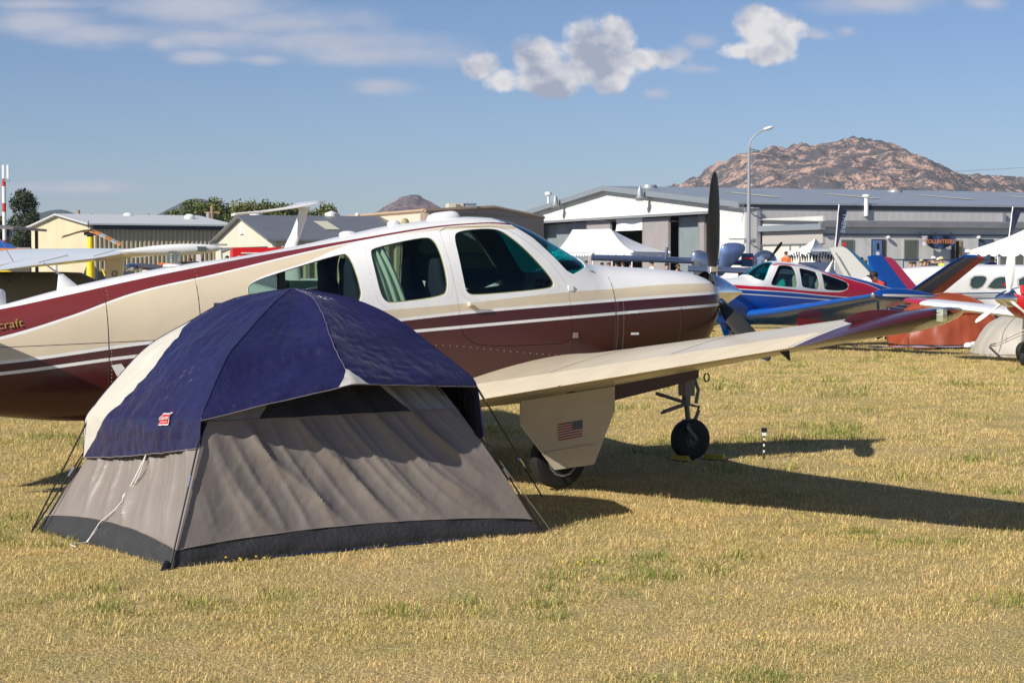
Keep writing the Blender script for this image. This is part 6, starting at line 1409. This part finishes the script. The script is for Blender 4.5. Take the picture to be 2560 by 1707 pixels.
rgs=[(-.05,.20),(0,.34),(.15,.42),(.5,.46),(1.1,.42),(2.0,.3)]
c=w(1916,656,-2); MB().lathe([(.12,-.35)]+[(r_,x) for x,r_ in rgs],c,axis='Y',n=28).build('engine_cowling',M_silver,t,smooth=True)
prop3(t,c+Vector((0,-.2,0)),.95,.2,M_dark,(-38,142),axis=(.25,-1,0))
fus([(w(1850,0).x,1.55,.5,.3),(w(1880,0).x,1.7,.4,.5),(w(1960,0).x,1.9,.3,.6),(w(2040,0).x,1.8,.4,.6),(w(2100,0).x,1.2,.5,.4)],mat('slate_skin',(.09,.11,.19),.35,.5),t)
MB().box(w(1868,650,-1),(.42,.3,.5)).build('nose_section',mat('cowl_steelblue',(.03,.08,.18),.35,.4),t); MB().box(w(1869,650,-1.2)+Vector((0,0,.06)),(.34,.2,.07)).build('red_cover',mat('cover_red',(.5,.02,.02),.6),t)
o2=w(2040,650); MB().prism([w(1990,672),w(2000,656),w(2075,655),w(2095,690),(w(2095,700))],(0,.3,0)).build('rear_fairing',M_bluesilver,t)
for s in (-1.2,1.2): MB().tube([(s,-1,0),(s,-1,.8)],.06).build('gear_leg',M_steel,t)
# white aircraft with tall grey-white fin
D=58; o=Vector((W(2100,655,D).x,D,gz(D))); t=empty('tall_fin_aircraft',o,0,'aircraft with a tall pale swept fin edged in blue behind the blue aircraft','aircraft')
w=lambda px,py,dd=0: W(px,py,D+dd)-o
MB().prism([w(2073,620),w(2110,616),w(2118,622),w(2205,706),w(2200,730),w(2130,730),w(2110,690)],(0,.12,0)).build('fin',mat('pale_fin',(.58,.58,.56),.45),t); MB().prism([w(2113,613,-.1),w(2119,616,-.1),w(2205,692,-.1),w(2206,706,-.1),w(2192,700,-.1)],(0,.14,0)).build('fin_edge',mat('fin_edge_blue',(.01,.09,.22),.4),t)
MB().tube([w(2090,632,-.12),w(2124,690,-.12)],.012,4).build('rudder_seam',M_dark,t); MB().box(w(2111,611),(.09,.08,.13)).build('beacon',mat('beacon_red',(.5,.02,.02),.3),t)
MB().tube([w(2060,697,-3),w(2083,650,-3)],[.12,.01],10).build('tail_spike',M_white,t,smooth=True)
fus([(-3.5,1.0,.5,.3),(-1.5,1.1,.4,.5),(1,.95,.45,.4),(2.0,.85,.55,.1)],M_white,t)
# white cabin aircraft behind the blue tail
D=54; o=Vector((W(2480,655,D).x,D,gz(D))); t=empty('cabin_aircraft',o,R(14),'large white cabin aircraft with blue and grey side stripes behind the blue tail','aircraft')
TT=[(-5.2,1.30),(-4.2,1.62),(-3.0,1.90),(-2.0,1.98),(0,2.02),(2.0,2.0),(2.8,1.75),(3.4,1.45),(4.8,1.15)]; TB=[(-5.2,1.15),(-4,.95),(-2,.75),(0,.62),(3,.62),(4.8,.9)]; THh=[(-5.2,.05),(-4,.3),(-2.5,.55),(-1,.64),(2,.64),(3.5,.5),(4.8,.1)]
fb=fus(fstn(TT,TB,THh,-5.2,4.8,50),M_white,t,n=36,ex=3.0)
def sidepanel(name,poly,m,par,off=.012,s=-1):
    P=smoothpoly(poly,1); xa=min(p[0] for p in P); xb=max(p[0] for p in P)
    def hwf(x,z):
        a=interp(TT,x); b=interp(TB,x); c=(a+b)/2; h=(a-b)/2; return interp(THh,x)*max(0.02,1-min(.98,abs(z-c)/h)**3)**(1/3)
    def f(u,v):
        x=xa+.001+(xb-xa-.002)*(.5-.5*math.cos(math.pi*u)); zs=[]
        for i in range(len(P)):
            a,b=P[i],P[(i+1)%len(P)]
            if (a[0]-x)*(b[0]-x)<=0 and a[0]!=b[0]: zs.append(a[1]+(b[1]-a[1])*(x-a[0])/(b[0]-a[0]))
        z=min(zs)+(max(zs)-min(zs))*v; return Vector((x,s*(hwf(x,z)+off),z))
    return MB().grid(f,20,6).build(name,m,par,smooth=True)
for poly in ([(-1.05,1.35),(-1.0,1.68),(-.55,1.70),(-.52,1.58),(-.72,1.34)],[(-.50,1.33),(-.38,1.50),(-.18,1.66),(.24,1.66),(.26,1.34)],[(.52,1.34),(.52,1.67),(1.3,1.67),(1.3,1.34)]):
    cx=sum(p[0] for p in poly)/len(poly); cz=sum(p[1] for p in poly)/len(poly)
    w_=sidepanel('window',poly,M_dkglass,fb)
    sidepanel('window_rim',[(cx+(x-cx)*1.16,cz+(z-cz)*1.2) for x,z in poly],mat('rim_shadow',(.50,.50,.48),.5),w_,.004)
for z0,z1,m in ((1.19,1.225,'b'),(1.10,1.165,'g'),(1.04,1.075,'b')):
    sidepanel('stripe',[(-3.8,z0-.04),(-3.8,z1-.04),(3.0,z1+.03),(3.0,z0+.03)],mat('stripe_blue',(.015,.07,.16),.4) if m=='b' else mat('stripe_grey',(.38,.39,.38),.4),fb,.006)
sidepanel('red_seat_tag',[(.0,1.40),(.0,1.50),(.16,1.50),(.16,1.40)],M_red,fb,.02)
MB().tube([(-.6,-.2,2.02),(-.3,-.1,2.03)],.012).build('roof_antenna',M_white,t)
MB().prism([(-5.3,-.05,1.25),(-4.1,-.05,1.55),(-4.9,-.05,2.3),(-5.4,-.05,2.3)],(0,.1,0)).build('fin',M_white,t) if False else None
wingpanel('wing',[((1.4,-5.6,1.15),(.2,-5.6,1.12)),((1.8,-.4,.78),(-.4,-.4,.72)),((1.8,.4,.78),(-.4,.4,.72)),((1.4,5.6,1.15),(.2,5.6,1.12))],M_white,t,.13)
for s in (-1.4,1.4): MB().tube([(.5,s,.8),(.45,s,.2)],.05).build('gear_leg',M_steel,t); MB().lathe([(.05,-.08),(.2,-.08),(.23,0),(.2,.08),(.05,.08)],(.45,s,.23),axis='Y',n=20).build('tyre',M_black,t,smooth=True)
MB().tube([(4.0,0,.8),(4.0,0,.2)],.04).build('nose_leg',M_steel,t); MB().lathe([(.05,-.06),(.17,-.06),(.19,0),(.17,.06),(.05,.06)],(4.0,0,.19),axis='Y',n=20).build('tyre',M_black,t,smooth=True)
# red nosed aircraft at right edge
D=34.5; hub=W(2527,746,D); NR=R(210); o=Vector((hub.x,hub.y,gz(D))); t=empty('red_nosed_aircraft',o,NR,'white aircraft with red nose, polished spinner and white propeller at the right frame edge','aircraft')
hz=hub.z-gz(D)
sp=MB().lathe([(.17,-.02),(.168,.05),(.13,.2),(.07,.34),(.002,.42)],(0,0,hz),axis='X',n=32).build('spinner',M_chrome,t,smooth=True)
RT=[(-6.5,hz+.12),(-5,hz+.2),(-3.6,hz+.42),(-2.9,hz+.62),(-2.2,hz+.66),(-1.7,hz+.5),(-1.2,hz+.28),(-.3,hz+.22),(-.03,hz+.17)]; RB=[(-6.5,hz-.02),(-4,hz-.35),(-1.5,hz-.52),(-.4,hz-.40),(-.1,hz-.25),(-.03,hz-.17)]; RH=[(-6.5,.03),(-4,.4),(-2,.55),(-.8,.45),(-.2,.32),(-.03,.18)]
def mred():
    m=mat('red_white_scheme',(.45,.01,.015),.25,coat=.5); tt=m.node_tree; p=tt.nodes['Principled BSDF']; tc=N(tt,'ShaderNodeTexCoord'); sx=N(tt,'ShaderNodeSeparateXYZ'); tt.links.new(tc.outputs['Object'],sx.inputs[0])
    tt.links.new(mixc(tt,mth(tt,'GREATER_THAN',sx.outputs[2],hz+.09),(.45,.01,.015),(.76,.76,.75)),p.inputs['Base Color']); return m
fr=fus(fstn(RT,RB,RH,-6.5,-.03,50),mred(),t)
prop3(t,(.06,0,hz),.98,.17,mat('blade_white',(.72,.72,.70),.3,coat=.4),(-4,118,-122))
for s in (-1,1): MB().lathe([(.10,-.03),(.10,.02),(.001,.03)],(-.12,s*.22,hz+.03),axis='X',n=20).build('inlet_plug',mat('plug_red',(.5,.01,.01),.6),fr)
MB().box((-.06,.24,hz+.17),(.015,.12,.16)).build('plug_flag',mat('plug_red',(.5,.01,.01),.6),fr)
for s in (-1,1):
    wingpanel('wing',[((-1.25,s*.2,hz-.42),(-2.7,s*.2,hz-.42)),((-1.3,s*3.9,hz-.20),(-2.5,s*3.9,hz-.20))],M_white,t,.13); wingpanel('wing_tip',[((-1.305,s*3.905,hz-.195),(-2.5,s*3.905,hz-.195)),((-1.4,s*4.5,hz-.14),(-2.3,s*4.5,hz-.14)),((-1.6,s*4.7,hz-.12),(-2.0,s*4.7,hz-.12))],M_red,t,.12)
    lg=MB().tube([(-1.9,s*1.5,hz-.4),(-1.9,s*1.55,.2)],.035).build('main_gear_leg',M_steel,t); wheel(lg,-1.9,s*1.5,.2,.14)
lg=MB().tube([(-.5,0,hz-.4),(-.45,0,.2)],.03).build('nose_gear_leg',M_steel,t); wheel(lg,-.45,0,.17,.12)
MB().prism([(-6.6,-.04,hz+.05),(-5.6,-.04,hz+.15),(-6.3,-.04,hz+1.0),(-6.7,-.04,hz+1.0)],(0,.08,0)).build('fin',M_white,t)
for px_,py_ in ((-2.9,.62),): pass
sp_=None
# tie down ropes and stake
a=W(2575,818,31); g0=GP(2440,874)
mb=MB().tube([a,a.lerp(g0,.5)-Vector((0,0,.05)),g0+Vector((.12,0,.06))],.014,6); mb.tube([a+Vector((0,0,-.06)),a.lerp(g0,.5)-Vector((0,0,.1)),g0+Vector((.12,0,.05))],.012,6)
mb.ell(g0+Vector((.1,0,.07)),(.07,.05,.06),8,6); mb.ell(g0+Vector((.0,0,.04)),(.08,.05,.03),8,6); mb.tube([g0+Vector((-.05,0,.03)),g0+Vector((-.12,0,.09))],.01); mb.tube([g0+Vector((.0,0,.03)),g0+Vector((-.1,-.1,.01))],.012)
tag(mb.build('tie_down_rope',mat('rope_white',(.68,.66,.60),.8),smooth=True),'white tie down rope knotted at a ground anchor in the grass','rope')
P=GP(2546,890); tag(MB().tube([P,P+Vector((.06,0,.16))],.01).tube([P+Vector((.05,0,.12)),P+Vector((.3,.1,.1))],.012).build('ground_anchor',M_steel),'small metal ground anchor at the right frame edge','anchor')
# ---------------- haze
hz_=MB().box((0,1950,70),(5200,4100,148)).build('haze',None)
hz_.data.materials.clear(); m=bpy.data.materials.new('haze_air'); m.use_nodes=True; t=m.node_tree; t.nodes.clear()
pv=N(t,'ShaderNodeVolumePrincipled'); pv.inputs['Color'].default_value=(.80,.88,1,1); pv.inputs['Density'].default_value=.00011; pv.inputs['Anisotropy'].default_value=.2
o=N(t,'ShaderNodeOutputMaterial'); t.links.new(pv.outputs[0],o.inputs['Volume']); hz_.data.materials.append(m); tag(hz_,kind='stuff')
